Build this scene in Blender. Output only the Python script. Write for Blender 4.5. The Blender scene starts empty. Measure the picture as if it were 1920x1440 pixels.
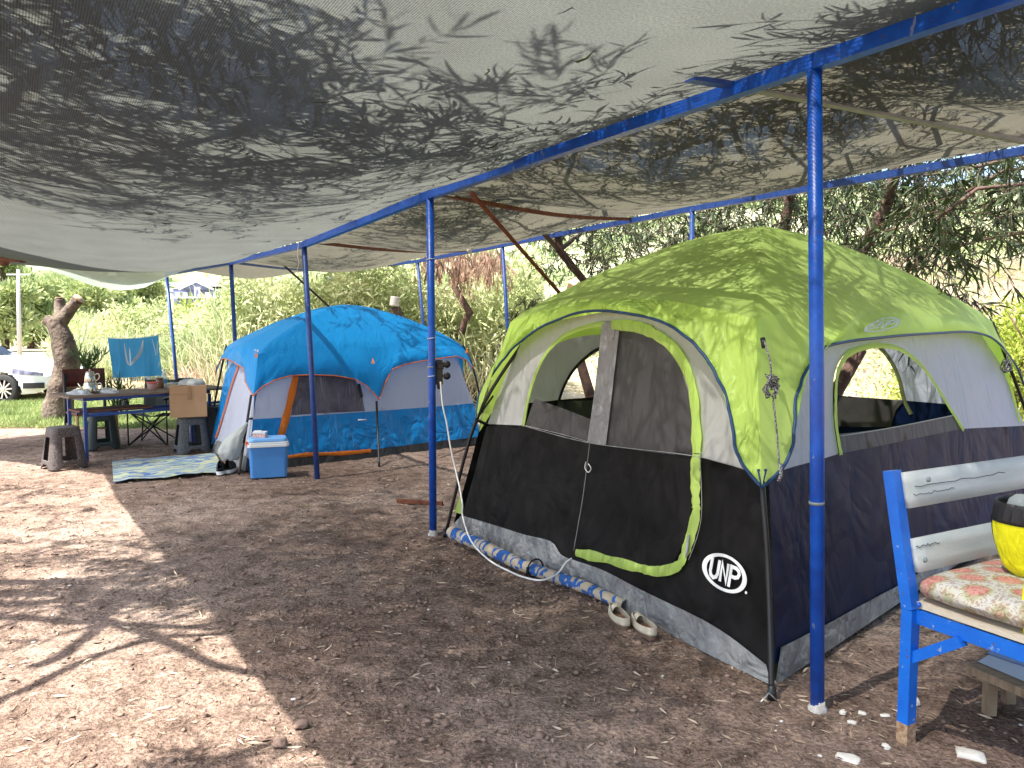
import bpy, bmesh, math, random
import numpy as np
from mathutils import Vector, Matrix, noise, geometry
R = math.radians
random.seed(7)
RNG = np.random.default_rng(11)
S = bpy.context.scene
COL = S.collection
# ---------------------------------------------------------------- camera
F = 1442.0; HOR = 615.0; EYE = 1.6
PITCH = math.atan((720 - HOR) / F)
cd = bpy.data.cameras.new('camera'); cam = bpy.data.objects.new('camera', cd); COL.objects.link(cam)
cam.location = (0, 0, EYE); cam.rotation_euler = (R(90) - PITCH, 0, 0)
cd.sensor_width = 36; cd.lens = 36 * F / 1920; cd.clip_start = 0.05; cd.clip_end = 3000
S.camera = cam
# ---------------------------------------------------------------- light
EL = R(60); TX, TY = 0.83, 0.56
_n = math.hypot(TX, TY); TX /= _n; TY /= _n
SUN = Vector((TX * math.cos(EL), TY * math.cos(EL), -math.sin(EL)))     # direction the light travels
w = bpy.data.worlds.new('World'); S.world = w; w.use_nodes = True
nt = w.node_tree; bg = nt.nodes['Background']
sky = nt.nodes.new('ShaderNodeTexSky'); sky.sky_type = 'NISHITA'; sky.sun_disc = False
sky.sun_elevation = EL; sky.sun_rotation = math.atan2(-TX, -TY) % (2 * math.pi)
sky.dust_density = 3.0; sky.air_density = 1.0; sky.ozone_density = 1.0
nt.links.new(sky.outputs[0], bg.inputs[0]); bg.inputs[1].default_value = 0.135
sl = bpy.data.lights.new('sun', 'SUN'); sl.energy = 5.0; sl.angle = R(0.53); sl.color = (1.0, 0.955, 0.88)
so = bpy.data.objects.new('sun', sl); COL.objects.link(so); so.rotation_euler = SUN.to_track_quat('-Z', 'Y').to_euler()
so.location = (-6, -4, 12)
S.view_settings.view_transform = 'Standard'; S.view_settings.look = 'None'
S.view_settings.exposure = 1.87; S.view_settings.gamma = 1.0
S.cycles.max_bounces = 8; S.cycles.transparent_max_bounces = 16
S.cycles.diffuse_bounces = 5; S.cycles.transmission_bounces = 8
# ---------------------------------------------------------------- picture -> place helpers
CF = Vector((0, math.cos(PITCH), -math.sin(PITCH))); CU = Vector((0, math.sin(PITCH), math.cos(PITCH)))
CO = Vector((0, 0, EYE))
def ray(px, py): return CF + Vector(((px - 960) / F, 0, 0)) + CU * ((720 - py) / F)
def P(px, py, Y):
    d = ray(px, py); return CO + d * (Y / d.y)
def G(px, py, z=0.0):
    d = ray(px, py); return CO + d * ((z - EYE) / d.z)
def PL(px, py, o, n):
    d = ray(px, py); return CO + d * ((o - CO).dot(n) / d.dot(n))
def proj(p):
    v = p - CO; z = v.dot(CF); return (960 + F * v.x / z, 720 - F * v.dot(CU) / z)
# ---------------------------------------------------------------- object helpers
def tag(o, label=None, cat=None, group=None, kind=None):
    if label: o['label'] = label
    if cat: o['category'] = cat
    if group: o['group'] = group
    if kind: o['kind'] = kind
    return o
def thing(name, label, cat, loc=(0, 0, 0), rz=0, group=None):
    o = bpy.data.objects.new(name, None); COL.objects.link(o); o.empty_display_size = .1
    o.location = loc; o.rotation_euler = (0, 0, rz)
    return tag(o, label, cat, group)
def finish(o, parent=None, world=True):
    COL.objects.link(o)
    if parent is not None:
        o.parent = parent
        if world and parent.parent is None:
            o.matrix_parent_inverse = (Matrix.Translation(parent.location) @ parent.rotation_euler.to_matrix().to_4x4()).inverted()
    return o
class MB:
    """collects shapes into one mesh"""
    def __init__(s): s.v = []; s.f = []; s.sm = []
    def add(s, vs, fs, smooth=False):
        b = len(s.v); s.v += [tuple(x) for x in vs]
        for f in fs: s.f.append(tuple(b + i for i in f)); s.sm.append(smooth)
        return s
    def box(s, c, size, mat=None, taper=1.0, smooth=False):
        x, y, z = [k / 2 for k in size]; vs = []
        for dz in (-1, 1):
            k = taper if dz > 0 else 1
            for dx, dy in ((-1, -1), (1, -1), (1, 1), (-1, 1)): vs.append(Vector((dx * x * k, dy * y * k, dz * z)))
        if mat is not None: vs = [mat @ v for v in vs]
        c = Vector(c); vs = [v + c for v in vs]
        return s.add(vs, [(3, 2, 1, 0), (4, 5, 6, 7), (0, 1, 5, 4), (1, 2, 6, 5), (2, 3, 7, 6), (3, 0, 4, 7)], smooth)
    def bar(s, a, b, wd, ht, up=(0, 0, 1)):
        a = Vector(a); b = Vector(b); t = (b - a); L = t.length; t.normalize()
        sd = t.cross(Vector(up)).normalized(); u = sd.cross(t)
        vs = []
        for p in (a, b):
            for i, j in ((-1, -1), (1, -1), (1, 1), (-1, 1)): vs.append(p + sd * (i * wd / 2) + u * (j * ht / 2))
        return s.add(vs, [(0, 1, 2, 3), (7, 6, 5, 4), (0, 4, 5, 1), (1, 5, 6, 2), (2, 6, 7, 3), (3, 7, 4, 0)])
    def tube(s, pts, rad, n=10, cap=True):
        pts = [Vector(p) for p in pts]; m = len(pts)
        if not hasattr(rad, '__len__'): rad = [rad] * m
        vs = []; up = Vector((0.13, 0.21, 1))
        for i, p in enumerate(pts):
            t = (pts[min(i + 1, m - 1)] - pts[max(i - 1, 0)]).normalized()
            if abs(t.dot(up.normalized())) > .97: up = Vector((1, .1, 0))
            a = t.cross(up).normalized(); b = t.cross(a).normalized(); up = -b if (-b).dot(up) > 0 else b
            for k in range(n):
                q = 2 * math.pi * k / n; vs.append(p + a * (math.cos(q) * rad[i]) + b * (math.sin(q) * rad[i]))
        fs = []
        for i in range(m - 1):
            for k in range(n): fs.append((i * n + k, i * n + (k + 1) % n, (i + 1) * n + (k + 1) % n, (i + 1) * n + k))
        if cap: fs.append(tuple(range(n - 1, -1, -1))); fs.append(tuple((m - 1) * n + k for k in range(n)))
        return s.add(vs, fs, True)
    def lathe(s, prof, c=(0, 0, 0), n=24, axis=None, cap=True):
        c = Vector(c); vs = []
        for r, z in prof:
            for k in range(n):
                q = 2 * math.pi * k / n; v = Vector((r * math.cos(q), r * math.sin(q), z))
                if axis is not None: v = axis @ v
                vs.append(v + c)
        fs = []
        for i in range(len(prof) - 1):
            for k in range(n): fs.append((i * n + k, i * n + (k + 1) % n, (i + 1) * n + (k + 1) % n, (i + 1) * n + k))
        if cap: fs.append(tuple(range(n - 1, -1, -1))); fs.append(tuple((len(prof) - 1) * n + k for k in range(n)))
        return s.add(vs, fs, True)
    def grid(s, fn, nu, nv, smooth=True):
        vs = [fn(i / nu, j / nv) for j in range(nv + 1) for i in range(nu + 1)]
        fs = [(j * (nu + 1) + i, j * (nu + 1) + i + 1, (j + 1) * (nu + 1) + i + 1, (j + 1) * (nu + 1) + i) for j in range(nv) for i in range(nu)]
        return s.add(vs, fs, smooth)
    def prism(s, poly, a, b):
        """poly: list of 3d points; extruded by vector b-a"""
        n = len(poly); d = Vector(b) - Vector(a); vs = [Vector(p) for p in poly] + [Vector(p) + d for p in poly]
        fs = [tuple(range(n - 1, -1, -1)), tuple(range(n, 2 * n))] + [(i, (i + 1) % n, n + (i + 1) % n, n + i) for i in range(n)]
        return s.add(vs, fs)
    def build(s, name, m, parent=None, bevel=0, world=True, solid=0, sub=0):
        me = bpy.data.meshes.new(name); me.from_pydata(s.v, [], s.f); me.update()
        me.polygons.foreach_set('use_smooth', s.sm)
        if m: me.materials.append(m)
        o = bpy.data.objects.new(name, me); finish(o, parent, world)
        if solid: q = o.modifiers.new('s', 'SOLIDIFY'); q.thickness = solid; q.offset = 0
        if bevel:
            q = o.modifiers.new('b', 'BEVEL'); q.width = bevel; q.segments = 2; q.limit_method = 'ANGLE'; q.angle_limit = R(40)
        if sub: q = o.modifiers.new('u', 'SUBSURF'); q.levels = sub; q.render_levels = sub
        return o
def bez(pts, n=8, closed=False):
    """Catmull-Rom through tuples/vectors"""
    pts = [Vector(p) for p in pts]; out = []; m = len(pts)
    rng = range(m if closed else m - 1)
    for i in rng:
        if closed: p0, p1, p2, p3 = pts[i - 1], pts[i], pts[(i + 1) % m], pts[(i + 2) % m]
        else: p0, p1, p2, p3 = pts[max(i - 1, 0)], pts[i], pts[i + 1], pts[min(i + 2, m - 1)]
        for k in range(n):
            t = k / n
            out.append(.5 * ((2 * p1) + (p2 - p0) * t + (2 * p0 - 5 * p1 + 4 * p2 - p3) * t * t + (3 * p1 - p0 - 3 * p2 + p3) * t ** 3))
    if not closed: out.append(pts[-1])
    return out
def fbm(p, sc=1, o=3):
    v = 0; a = 1; q = Vector(p) * sc
    for _ in range(o): v += a * noise.noise(q); a *= .5; q = q * 2.03
    return v
# ---------------------------------------------------------------- materials
MATS = {}
def mat(name, col, rough=.6, col2=None, nscale=8, ndetail=6, bump=0, bscale=40, stretch=(1, 1, 1), metal=0, trans=0, tcol=None,
        spec=.4, bstretch=None, contrast=.5, bdist=.01, coat=0, alpha=None, sheen=0):
    m = bpy.data.materials.new(name); m.use_nodes = True; t = m.node_tree; N = t.nodes; L = t.links
    b = N['Principled BSDF']; out = N['Material Output']
    b.inputs['Roughness'].default_value = rough; b.inputs['Metallic'].default_value = metal
    b.inputs['Specular IOR Level'].default_value = spec; b.inputs['Coat Weight'].default_value = coat
    tc = N.new('ShaderNodeTexCoord')
    csock = None
    if col2 is not None:
        mp = N.new('ShaderNodeMapping'); mp.inputs['Scale'].default_value = stretch; L.new(tc.outputs['Object'], mp.inputs[0])
        nz = N.new('ShaderNodeTexNoise'); nz.inputs['Scale'].default_value = nscale; nz.inputs['Detail'].default_value = ndetail
        L.new(mp.outputs[0], nz.inputs['Vector'])
        rp = N.new('ShaderNodeValToRGB'); e = rp.color_ramp.elements
        e[0].position = .5 - contrast / 2 * .6; e[1].position = .5 + contrast / 2 * .6
        e[0].color = (*col, 1); e[1].color = (*col2, 1)
        L.new(nz.outputs[0], rp.inputs[0]); csock = rp.outputs[0]; L.new(csock, b.inputs['Base Color'])
    else: b.inputs['Base Color'].default_value = (*col, 1)
    if bump:
        mp2 = N.new('ShaderNodeMapping'); mp2.inputs['Scale'].default_value = bstretch or (1, 1, 1); L.new(tc.outputs['Object'], mp2.inputs[0])
        n2 = N.new('ShaderNodeTexNoise'); n2.inputs['Scale'].default_value = bscale; n2.inputs['Detail'].default_value = 5
        L.new(mp2.outputs[0], n2.inputs['Vector'])
        bp = N.new('ShaderNodeBump'); bp.inputs['Strength'].default_value = bump; bp.inputs['Distance'].default_value = bdist
        L.new(n2.outputs[0], bp.inputs['Height']); L.new(bp.outputs[0], b.inputs['Normal'])
    last = b.outputs[0]
    if trans:
        tr = N.new('ShaderNodeBsdfTranslucent'); tr.inputs[0].default_value = (*(tcol or col), 1)
        if csock is not None and tcol is None: L.new(csock, tr.inputs[0])
        mx = N.new('ShaderNodeMixShader'); mx.inputs[0].default_value = trans
        L.new(b.outputs[0], mx.inputs[1]); L.new(tr.outputs[0], mx.inputs[2]); last = mx.outputs[0]
    if alpha is not None:
        tp = N.new('ShaderNodeBsdfTransparent'); mx = N.new('ShaderNodeMixShader'); mx.inputs[0].default_value = alpha
        L.new(tp.outputs[0], mx.inputs[1]); L.new(last, mx.inputs[2]); last = mx.outputs[0]
    L.new(last, out.inputs[0]); MATS[name] = m; return m
def chips(m, col, scale=30, thr=.66, soft=.02, st=(1, 1, 1)):
    """wear: small irregular patches of another colour"""
    t = m.node_tree; N = t.nodes; L = t.links; b = N['Principled BSDF']; inp = b.inputs['Base Color']
    tc = N.new('ShaderNodeTexCoord'); mp = N.new('ShaderNodeMapping'); mp.inputs['Scale'].default_value = st; L.new(tc.outputs['Object'], mp.inputs[0])
    nz = N.new('ShaderNodeTexNoise'); nz.inputs['Scale'].default_value = scale; nz.inputs['Detail'].default_value = 8; L.new(mp.outputs[0], nz.inputs['Vector'])
    rp = N.new('ShaderNodeValToRGB'); e = rp.color_ramp.elements; e[0].position = thr; e[1].position = thr + soft; e[0].color = (0, 0, 0, 1); e[1].color = (1, 1, 1, 1); L.new(nz.outputs[0], rp.inputs[0])
    mx = N.new('ShaderNodeMix'); mx.data_type = 'RGBA'; L.new(rp.outputs[0], mx.inputs[0]); mx.inputs[7].default_value = (*col, 1)
    if inp.links: L.new(inp.links[0].from_socket, mx.inputs[6])
    else: mx.inputs[6].default_value = inp.default_value
    L.new(mx.outputs[2], inp)
def cloth(name, col, rough=.55, trans=.3, tcol=None, wr=.5, wscale=3.2, alpha=None, stretch=(1, 1, .35), col2=None, spec=.35, fine=.25):
    """tent fabric: long soft wrinkles plus fine crumple"""
    m = mat(name, col, rough, col2=col2, nscale=5, trans=trans, tcol=tcol, alpha=alpha, spec=spec)
    t = m.node_tree; N = t.nodes; L = t.links; b = N['Principled BSDF']
    tc = [n for n in N if n.type == 'TEX_COORD'][0]
    mp = N.new('ShaderNodeMapping'); mp.inputs['Scale'].default_value = stretch; L.new(tc.outputs['Object'], mp.inputs[0])
    n1 = N.new('ShaderNodeTexNoise'); n1.inputs['Scale'].default_value = wscale; n1.inputs['Detail'].default_value = 3; n1.inputs['Distortion'].default_value = 1.2
    n2 = N.new('ShaderNodeTexNoise'); n2.inputs['Scale'].default_value = wscale * 5; n2.inputs['Detail'].default_value = 5; n2.inputs['Distortion'].default_value = .8
    for n in (n1, n2): n.normalize = True; L.new(mp.outputs[0], n.inputs['Vector'])
    sb = N.new('ShaderNodeMath'); sb.operation = 'SUBTRACT'; L.new(n1.outputs[0], sb.inputs[0]); sb.inputs[1].default_value = .5
    ab = N.new('ShaderNodeMath'); ab.operation = 'ABSOLUTE'; L.new(sb.outputs[0], ab.inputs[0])
    vo = N.new('ShaderNodeTexVoronoi'); vo.feature = 'DISTANCE_TO_EDGE'; vo.inputs['Scale'].default_value = wscale * 1.6; L.new(n1.outputs['Color'], vo.inputs['Vector'])
    mpv = N.new('ShaderNodeVectorMath'); mpv.operation = 'MULTIPLY_ADD'; L.new(n1.outputs['Color'], mpv.inputs[0]); mpv.inputs[1].default_value = (.35, .35, .35); L.new(mp.outputs[0], mpv.inputs[2]); L.new(mpv.outputs[0], vo.inputs['Vector'])
    mn = N.new('ShaderNodeMath'); mn.operation = 'MINIMUM'; L.new(vo.outputs['Distance'], mn.inputs[0]); mn.inputs[1].default_value = .16
    rd = N.new('ShaderNodeMath'); rd.operation = 'MULTIPLY_ADD'; L.new(mn.outputs[0], rd.inputs[0]); rd.inputs[1].default_value = .45; L.new(ab.outputs[0], rd.inputs[2])
    b1 = N.new('ShaderNodeBump'); b1.inputs['Strength'].default_value = wr; b1.inputs['Distance'].default_value = .12
    L.new(rd.outputs[0], b1.inputs['Height'])
    b2 = N.new('ShaderNodeBump'); b2.inputs['Strength'].default_value = fine; b2.inputs['Distance'].default_value = .02
    L.new(n2.outputs[0], b2.inputs['Height']); L.new(b1.outputs[0], b2.inputs['Normal']); L.new(b2.outputs[0], b.inputs['Normal'])
    return m
# ---------------------------------------------------------------- fabric panels cut out of a tent wall
def pip(x, y, poly):
    c = False; j = len(poly) - 1
    for i in range(len(poly)):
        xi, yi = poly[i]; xj, yj = poly[j]
        if (yi > y) != (yj > y) and x < (xj - xi) * (y - yi) / (yj - yi) + xi: c = not c
        j = i
    return c
def resample(poly, step):
    out = []
    for i, a in enumerate(poly):
        b = poly[(i + 1) % len(poly)]; d = math.dist(a, b); k = max(1, int(d / step))
        for j in range(k): out.append((a[0] + (b[0] - a[0]) * j / k, a[1] + (b[1] - a[1]) * j / k))
    return out
class Wall:
    """a leaning tent wall: origin at one foot, a = along the foot, b = up the wall"""
    def __init__(s, foot0, foot1, inset, height, inward, amp=.012, seed=0, billow=0):
        s.o = Vector(foot0); s.L = (Vector(foot1) - s.o).length; s.a = (Vector(foot1) - s.o).normalized()
        inn = Vector(inward); inn -= s.a * inn.dot(s.a); inn.z = 0; inn.normalize()
        s.b = (inn * inset + Vector((0, 0, height))).normalized(); s.n = s.a.cross(s.b).normalized()
        if s.n.dot(inn) > 0: s.n = -s.n
        s.amp = amp; s.seed = seed; s.billow = billow
    def uv(s, px, py):
        q = PL(px, py, s.o, s.n) - s.o; return (q.dot(s.a), q.dot(s.b))
    def pt(s, u, v, off=0):
        p = s.o + s.a * u + s.b * v
        k = max(0.0, min(1, v / .25))
        d = s.amp * (fbm((u * 1.1, v * .6, s.seed), 1.3, 2) + .35 * fbm((u * 4, v * 1.7, s.seed + 5), 1, 2)) * k
        if s.billow:
            uu = max(0, min(1, u / s.L)); d += s.billow * 4 * uu * (1 - uu) * math.sin(min(1, max(0, v / 1.0)) * math.pi)
        return p + s.n * (d + off)
    def panel(s, mb, poly, holes=(), off=0, res=.06, smooth=True):
        poly = resample(poly, res); holes = [resample(h, res) for h in holes]
        vs = []; es = []
        for lp in [poly] + holes:
            b = len(vs); n = len(lp); vs += lp; es += [(b + i, b + (i + 1) % n) for i in range(n)]
        xs = [p[0] for p in poly]; ys = [p[1] for p in poly]
        x = min(xs) + res / 2
        while x < max(xs):
            y = min(ys) + res / 2
            while y < max(ys):
                if pip(x, y, poly) and not any(pip(x, y, h) for h in holes):
                    if min((x - q[0]) ** 2 + (y - q[1]) ** 2 for lp in [poly] + holes for q in lp) > (.45 * res) ** 2: vs.append((x, y))
                y += res
            x += res
        r = geometry.delaunay_2d_cdt([Vector(v) for v in vs], es, [], 0, 1e-5)
        fs = []
        for f in r[2]:
            cx = sum(r[0][i].x for i in f) / len(f); cy = sum(r[0][i].y for i in f) / len(f)
            if pip(cx, cy, poly) and not any(pip(cx, cy, h) for h in holes): fs.append(tuple(f))
        mb.add([s.pt(v.x, v.y, off) for v in r[0]], fs, smooth)
        return mb
    def px(s, pts, curve=0):
        out = [s.uv(*p) for p in pts]
        return [(v.x, v.y) for v in [Vector((q.x, q.y)) for q in bez([(a, b, 0) for a, b in out], curve)]] if curve else out
    def ribbon(s, mb, pts, wd, off=.01, rag=0, side=0):
        """a flat strip of fabric of width wd along a curve of (u,v)"""
        n = len(pts)
        def fn(i, j):
            k = min(n - 1, int(round(i * (n - 1)))); p = pts[k]; a = pts[max(k - 1, 0)]; b = pts[min(k + 1, n - 1)]
            t = Vector((b[0] - a[0], b[1] - a[1])); t.normalize(); nn = Vector((-t.y, t.x))
            w_ = wd * (1 + rag * fbm((k * .35, 1.7, s.seed), 1, 2)); d = (j - .5 + side) * w_
            return s.pt(p[0] + nn.x * d, p[1] + nn.y * d, off + .006 * math.sin(j * math.pi) + rag * .01 * noise.noise((k * .6, j * 2, 3)))
        return mb.grid(fn, n - 1, 3)
def soft(pts2, n=6): return [(v.x, v.y) for v in bez([(a, b, 0) for a, b in pts2], n)]
# ---------------------------------------------------------------- leaves
def leaf_object(name, base, dirs, length, width, m, parent=None, bend=.25, world=True, simple=False):
    """base,dirs: (n,3). Each leaf is a narrow curved blade (or a rhombus when simple)."""
    n = len(base); d = dirs / (np.linalg.norm(dirs, axis=1, keepdims=True) + 1e-9)
    rnd = RNG.normal(size=(n, 3)); s = np.cross(d, rnd); s /= (np.linalg.norm(s, axis=1, keepdims=True) + 1e-9)
    u = np.cross(s, d); L = np.broadcast_to(np.asarray(length, float), (n,))[:, None]; W = np.broadcast_to(np.asarray(width, float), (n,))[:, None]
    if simple:
        V = np.stack([base, base + d * L * .5 + s * W * .5, base + d * L + u * L * .1, base + d * L * .5 - s * W * .5], 1)
        k = 4; tmpl = np.array([0, 1, 2, 3]); st = np.array([0]); tot = np.array([4])
    else:
        bd = (bend * RNG.uniform(.2, 1.3, size=(n, 1))) * L
        V = np.stack([base, base + d * L * .35 + s * W * .5 + u * bd * .35, base + d * L * .35 - s * W * .5 + u * bd * .35,
                      base + d * L * .72 + s * W * .33 + u * bd * .3, base + d * L * .72 - s * W * .33 + u * bd * .3, base + d * L - u * bd * .25], 1)
        k = 6; tmpl = np.array([0, 1, 2, 1, 3, 4, 2, 3, 5, 4]); st = np.array([0, 3, 7]); tot = np.array([3, 4, 3])
    me = bpy.data.meshes.new(name); me.vertices.add(n * k); me.vertices.foreach_set('co', V.reshape(-1).astype(np.float32))
    li = (tmpl[None, :] + (np.arange(n) * k)[:, None]).reshape(-1); nl = len(tmpl)
    me.loops.add(len(li)); me.loops.foreach_set('vertex_index', li.astype(np.int32))
    ls = (st[None, :] + (np.arange(n) * nl)[:, None]).reshape(-1)
    me.polygons.add(len(ls)); me.polygons.foreach_set('loop_start', ls.astype(np.int32))
    me.polygons.foreach_set('loop_total', np.tile(tot, n).astype(np.int32))
    me.update(calc_edges=True); me.materials.append(m)
    o = bpy.data.objects.new(name, me); finish(o, parent, world); return o
def ribbons(name, A, B, wd, m, parent=None):
    """thin twigs as slim three-sided prisms from A to B"""
    n = len(A); d = B - A; d = d / (np.linalg.norm(d, axis=1, keepdims=True) + 1e-9)
    s = np.cross(d, np.array([[.3, .2, 1.0]])); s /= (np.linalg.norm(s, axis=1, keepdims=True) + 1e-9); u = np.cross(s, d)
    W = np.broadcast_to(np.asarray(wd, float), (n,))[:, None]; vs = []
    for p, sc in ((A, 1), (B, .6)):
        for q in (0, 2.094, 4.189): vs.append(p + (s * math.cos(q) + u * math.sin(q)) * W * sc)
    V = np.stack(vs, 1); t = np.array([0, 1, 4, 3, 1, 2, 5, 4, 2, 0, 3, 5])
    me = bpy.data.meshes.new(name); me.vertices.add(n * 6); me.vertices.foreach_set('co', V.reshape(-1).astype(np.float32))
    li = (t[None, :] + (np.arange(n) * 6)[:, None]).reshape(-1)
    me.loops.add(len(li)); me.loops.foreach_set('vertex_index', li.astype(np.int32))
    me.polygons.add(n * 3); me.polygons.foreach_set('loop_start', (np.arange(n * 3) * 4).astype(np.int32)); me.polygons.foreach_set('loop_total', np.full(n * 3, 4, np.int32))
    me.update(calc_edges=True); me.materials.append(m)
    o = bpy.data.objects.new(name, me); finish(o, parent); return o
def twigset(starts, dirs, tl, nleaf, ll, droop=.6, spread=.8):
    """grow drooping twigs, return leaf bases/dirs/lengths and twig segments"""
    B = []; D = []; LN = []; SA = []; SB = []
    for p, d, L in zip(starts, dirs, tl):
        p = np.array(p, float); d = np.array(d, float); d /= np.linalg.norm(d) + 1e-9
        seg = 5; k = max(1, int(nleaf / seg))
        for i in range(seg):
            q = p + d * L / seg; SA.append(p.copy()); SB.append(q.copy())
            t = RNG.random(k)[:, None]; B.append(p + (q - p) * t)
            dd = d * .7 + RNG.normal(size=(k, 3)) * spread * .6; dd[:, 2] -= droop * .6; D.append(dd); LN.append(ll * RNG.uniform(.55, 1.25, k))
            p = q; d = d + RNG.normal(size=3) * .22; d[2] -= droop * .28; d /= np.linalg.norm(d)
    return np.concatenate(B), np.concatenate(D), np.concatenate(LN), np.array(SA), np.array(SB)
# ================================================================ SETTING
def ground_mat():
    m = bpy.data.materials.new('dirt'); m.use_nodes = True; t = m.node_tree; N = t.nodes; L = t.links; b = N['Principled BSDF']
    b.inputs['Roughness'].default_value = .95; b.inputs['Specular IOR Level'].default_value = .1
    tc = N.new('ShaderNodeTexCoord')
    def nz(sc, det=6, dis=0, vec=None):
        n = N.new('ShaderNodeTexNoise'); n.inputs['Scale'].default_value = sc; n.inputs['Detail'].default_value = det; n.inputs['Distortion'].default_value = dis
        L.new(vec or tc.outputs['Object'], n.inputs['Vector']); return n.outputs[0]
    def ramp(f, stops):
        r = N.new('ShaderNodeValToRGB'); e = r.color_ramp.elements
        while len(e) < len(stops): e.new(.5)
        for k, (p, c) in enumerate(stops): e[k].position = p; e[k].color = (*c, 1) if len(c) == 3 else c
        L.new(f, r.inputs[0]); return r.outputs[0]
    def mix(f, a, c, mode='MIX'):
        x = N.new('ShaderNodeMix'); x.data_type = 'RGBA'; x.blend_type = mode
        if isinstance(f, float): x.inputs[0].default_value = f
        else: L.new(f, x.inputs[0])
        for k, q in ((6, a), (7, c)):
            if isinstance(q, tuple): x.inputs[k].default_value = (*q, 1)
            else: L.new(q, x.inputs[k])
        return x.outputs[2]
    big = ramp(nz(.55, 4), [(.35, (.178, .124, .099)), (.5, (.245, .180, .147)), (.66, (.325, .257, .218))])
    mid = ramp(nz(7, 8, .4), [(.3, (.5, .47, .44)), (.5, (.92, .9, .88)), (.72, (1.35, 1.32, 1.28))])
    c = mix(1.0, big, mid, 'MULTIPLY')
    fine = ramp(nz(60, 8), [(.32, (.45, .42, .4)), (.5, (.95, .95, .95)), (.68, (1.5, 1.5, 1.46))])
    c = mix(.85, c, fine, 'MULTIPLY')
    # straw flecks
    mp = N.new('ShaderNodeMapping'); mp.inputs['Scale'].default_value = (1, 3.5, 1); mp.inputs['Rotation'].default_value = (0, 0, .5); L.new(tc.outputs['Object'], mp.inputs[0])
    fl = ramp(nz(55, 3, 1.5, mp.outputs[0]), [(.63, (0, 0, 0)), (.7, (1, 1, 1))])
    c = mix(fl, c, (.44, .35, .27))
    # dry straw field and grass further away
    sp = N.new('ShaderNodeSeparateXYZ'); L.new(tc.outputs['Object'], sp.inputs[0])
    ad = N.new('ShaderNodeMath'); ad.operation = 'MULTIPLY_ADD'; L.new(nz(.6, 5), ad.inputs[0]); ad.inputs[1].default_value = 5; L.new(sp.outputs[1], ad.inputs[2])
    far = ramp(ad.outputs[0], [(0, (0, 0, 0)), (1, (1, 1, 1))]); r = far.node
    mr = N.new('ShaderNodeMapRange'); mr.inputs[1].default_value = 14.3; mr.inputs[2].default_value = 15.6; L.new(ad.outputs[0], mr.inputs[0])
    straw = ramp(nz(1.7, 8, .5), [(.3, (.30, .27, .13)), (.48, (.46, .38, .24)), (.62, (.56, .47, .35))])
    straw = mix(.7, straw, ramp(nz(22, 6), [(.3, (.55, .55, .5)), (.7, (1.3, 1.3, 1.25))]), 'MULTIPLY')
    c = mix(mr.outputs[0], c, straw)
    L.new(c, b.inputs['Base Color'])
    bp = N.new('ShaderNodeBump'); bp.inputs['Strength'].default_value = .9; bp.inputs['Distance'].default_value = .03
    bn = nz(30, 9); L.new(bn, bp.inputs['Height'])
    b2 = N.new('ShaderNodeBump'); b2.inputs['Strength'].default_value = .8; b2.inputs['Distance'].default_value = .012; L.new(nz(110, 6), b2.inputs['Height']); L.new(bp.outputs[0], b2.inputs['Normal'])
    L.new(b2.outputs[0], b.inputs['Normal'])
    return m
DIRT = ground_mat()
def gh(x, y):
    k = max(0, min(1, (y - 12) / 6))
    z = .022 * fbm((x, y, 0), .9, 2) + .012 * fbm((x, y, 3), 5, 4)
    if y > 12: z += .10 * k * fbm((x, y, 9), .12, 2)
    return z - .008
def axis(a, b, fine0, fine1, step, grow=1.25):
    out = []; v = fine0; s = step
    while v > a: out.insert(0, v); s *= grow; v -= s
    out.insert(0, a); v = fine0 + step; s = step
    while v < fine1: out.append(v); v += step
    while v < b: out.append(v); s *= grow; v += s
    out.append(b); return out
xs = axis(-900, 900, -5.5, 4.5, .045); ys = axis(-30, 1500, 1.6, 10.5, .045)
mb = MB(); nx = len(xs)
for y in ys:
    for x in xs: mb.v.append((x, y, gh(x, y)))
for j in range(len(ys) - 1):
    for i in range(nx - 1): mb.f.append((j * nx + i, j * nx + i + 1, (j + 1) * nx + i + 1, (j + 1) * nx + i)); mb.sm.append(True)
tag(mb.build('ground', DIRT), kind='structure')
# hills: a long scrubby slope behind the site, a pale bank to the right
HILL = mat('hill_scrub', (.13, .18, .06), .95, (.42, .40, .26), nscale=.06, ndetail=12, bump=.6, bscale=.8, bdist=1.0, contrast=.45)
BANK = mat('bank_soil', (.15, .12, .065), .95, (.28, .20, .155), nscale=.35, ndetail=10, bump=.7, bscale=3, bdist=.1, contrast=.5)
def hill_h(x, y):
    d = max(0, y - 110); h = 95 * (1 - math.exp(-(d / 230) ** 1.5))
    return h * (1 + .25 * noise.noise((x * .006, y * .004, 2))) + 5 * fbm((x, y, 1), .02, 4) * min(1, d / 60) - .5
mb = MB(); mb.grid(lambda u, v: Vector(((u - .5) * 1500, 140 + v * 900, hill_h((u - .5) * 1500, 140 + v * 900))), 120, 80)
tag(mb.build('hills', HILL), kind='structure')
def bank_h(x, y):
    e = (x - 7.5) * .75 + (y - 13) * .62          # distance up the slope
    return min(4.2, max(-.4, e * .42)) + .35 * fbm((x, y, 4), .25, 4)
mb = MB(); mb.grid(lambda u, v: Vector((3 + u * 95, 8 + v * 80, bank_h(3 + u * 95, 8 + v * 80) - .35)), 110, 90)
tag(mb.build('bank', BANK), kind='structure')
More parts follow.
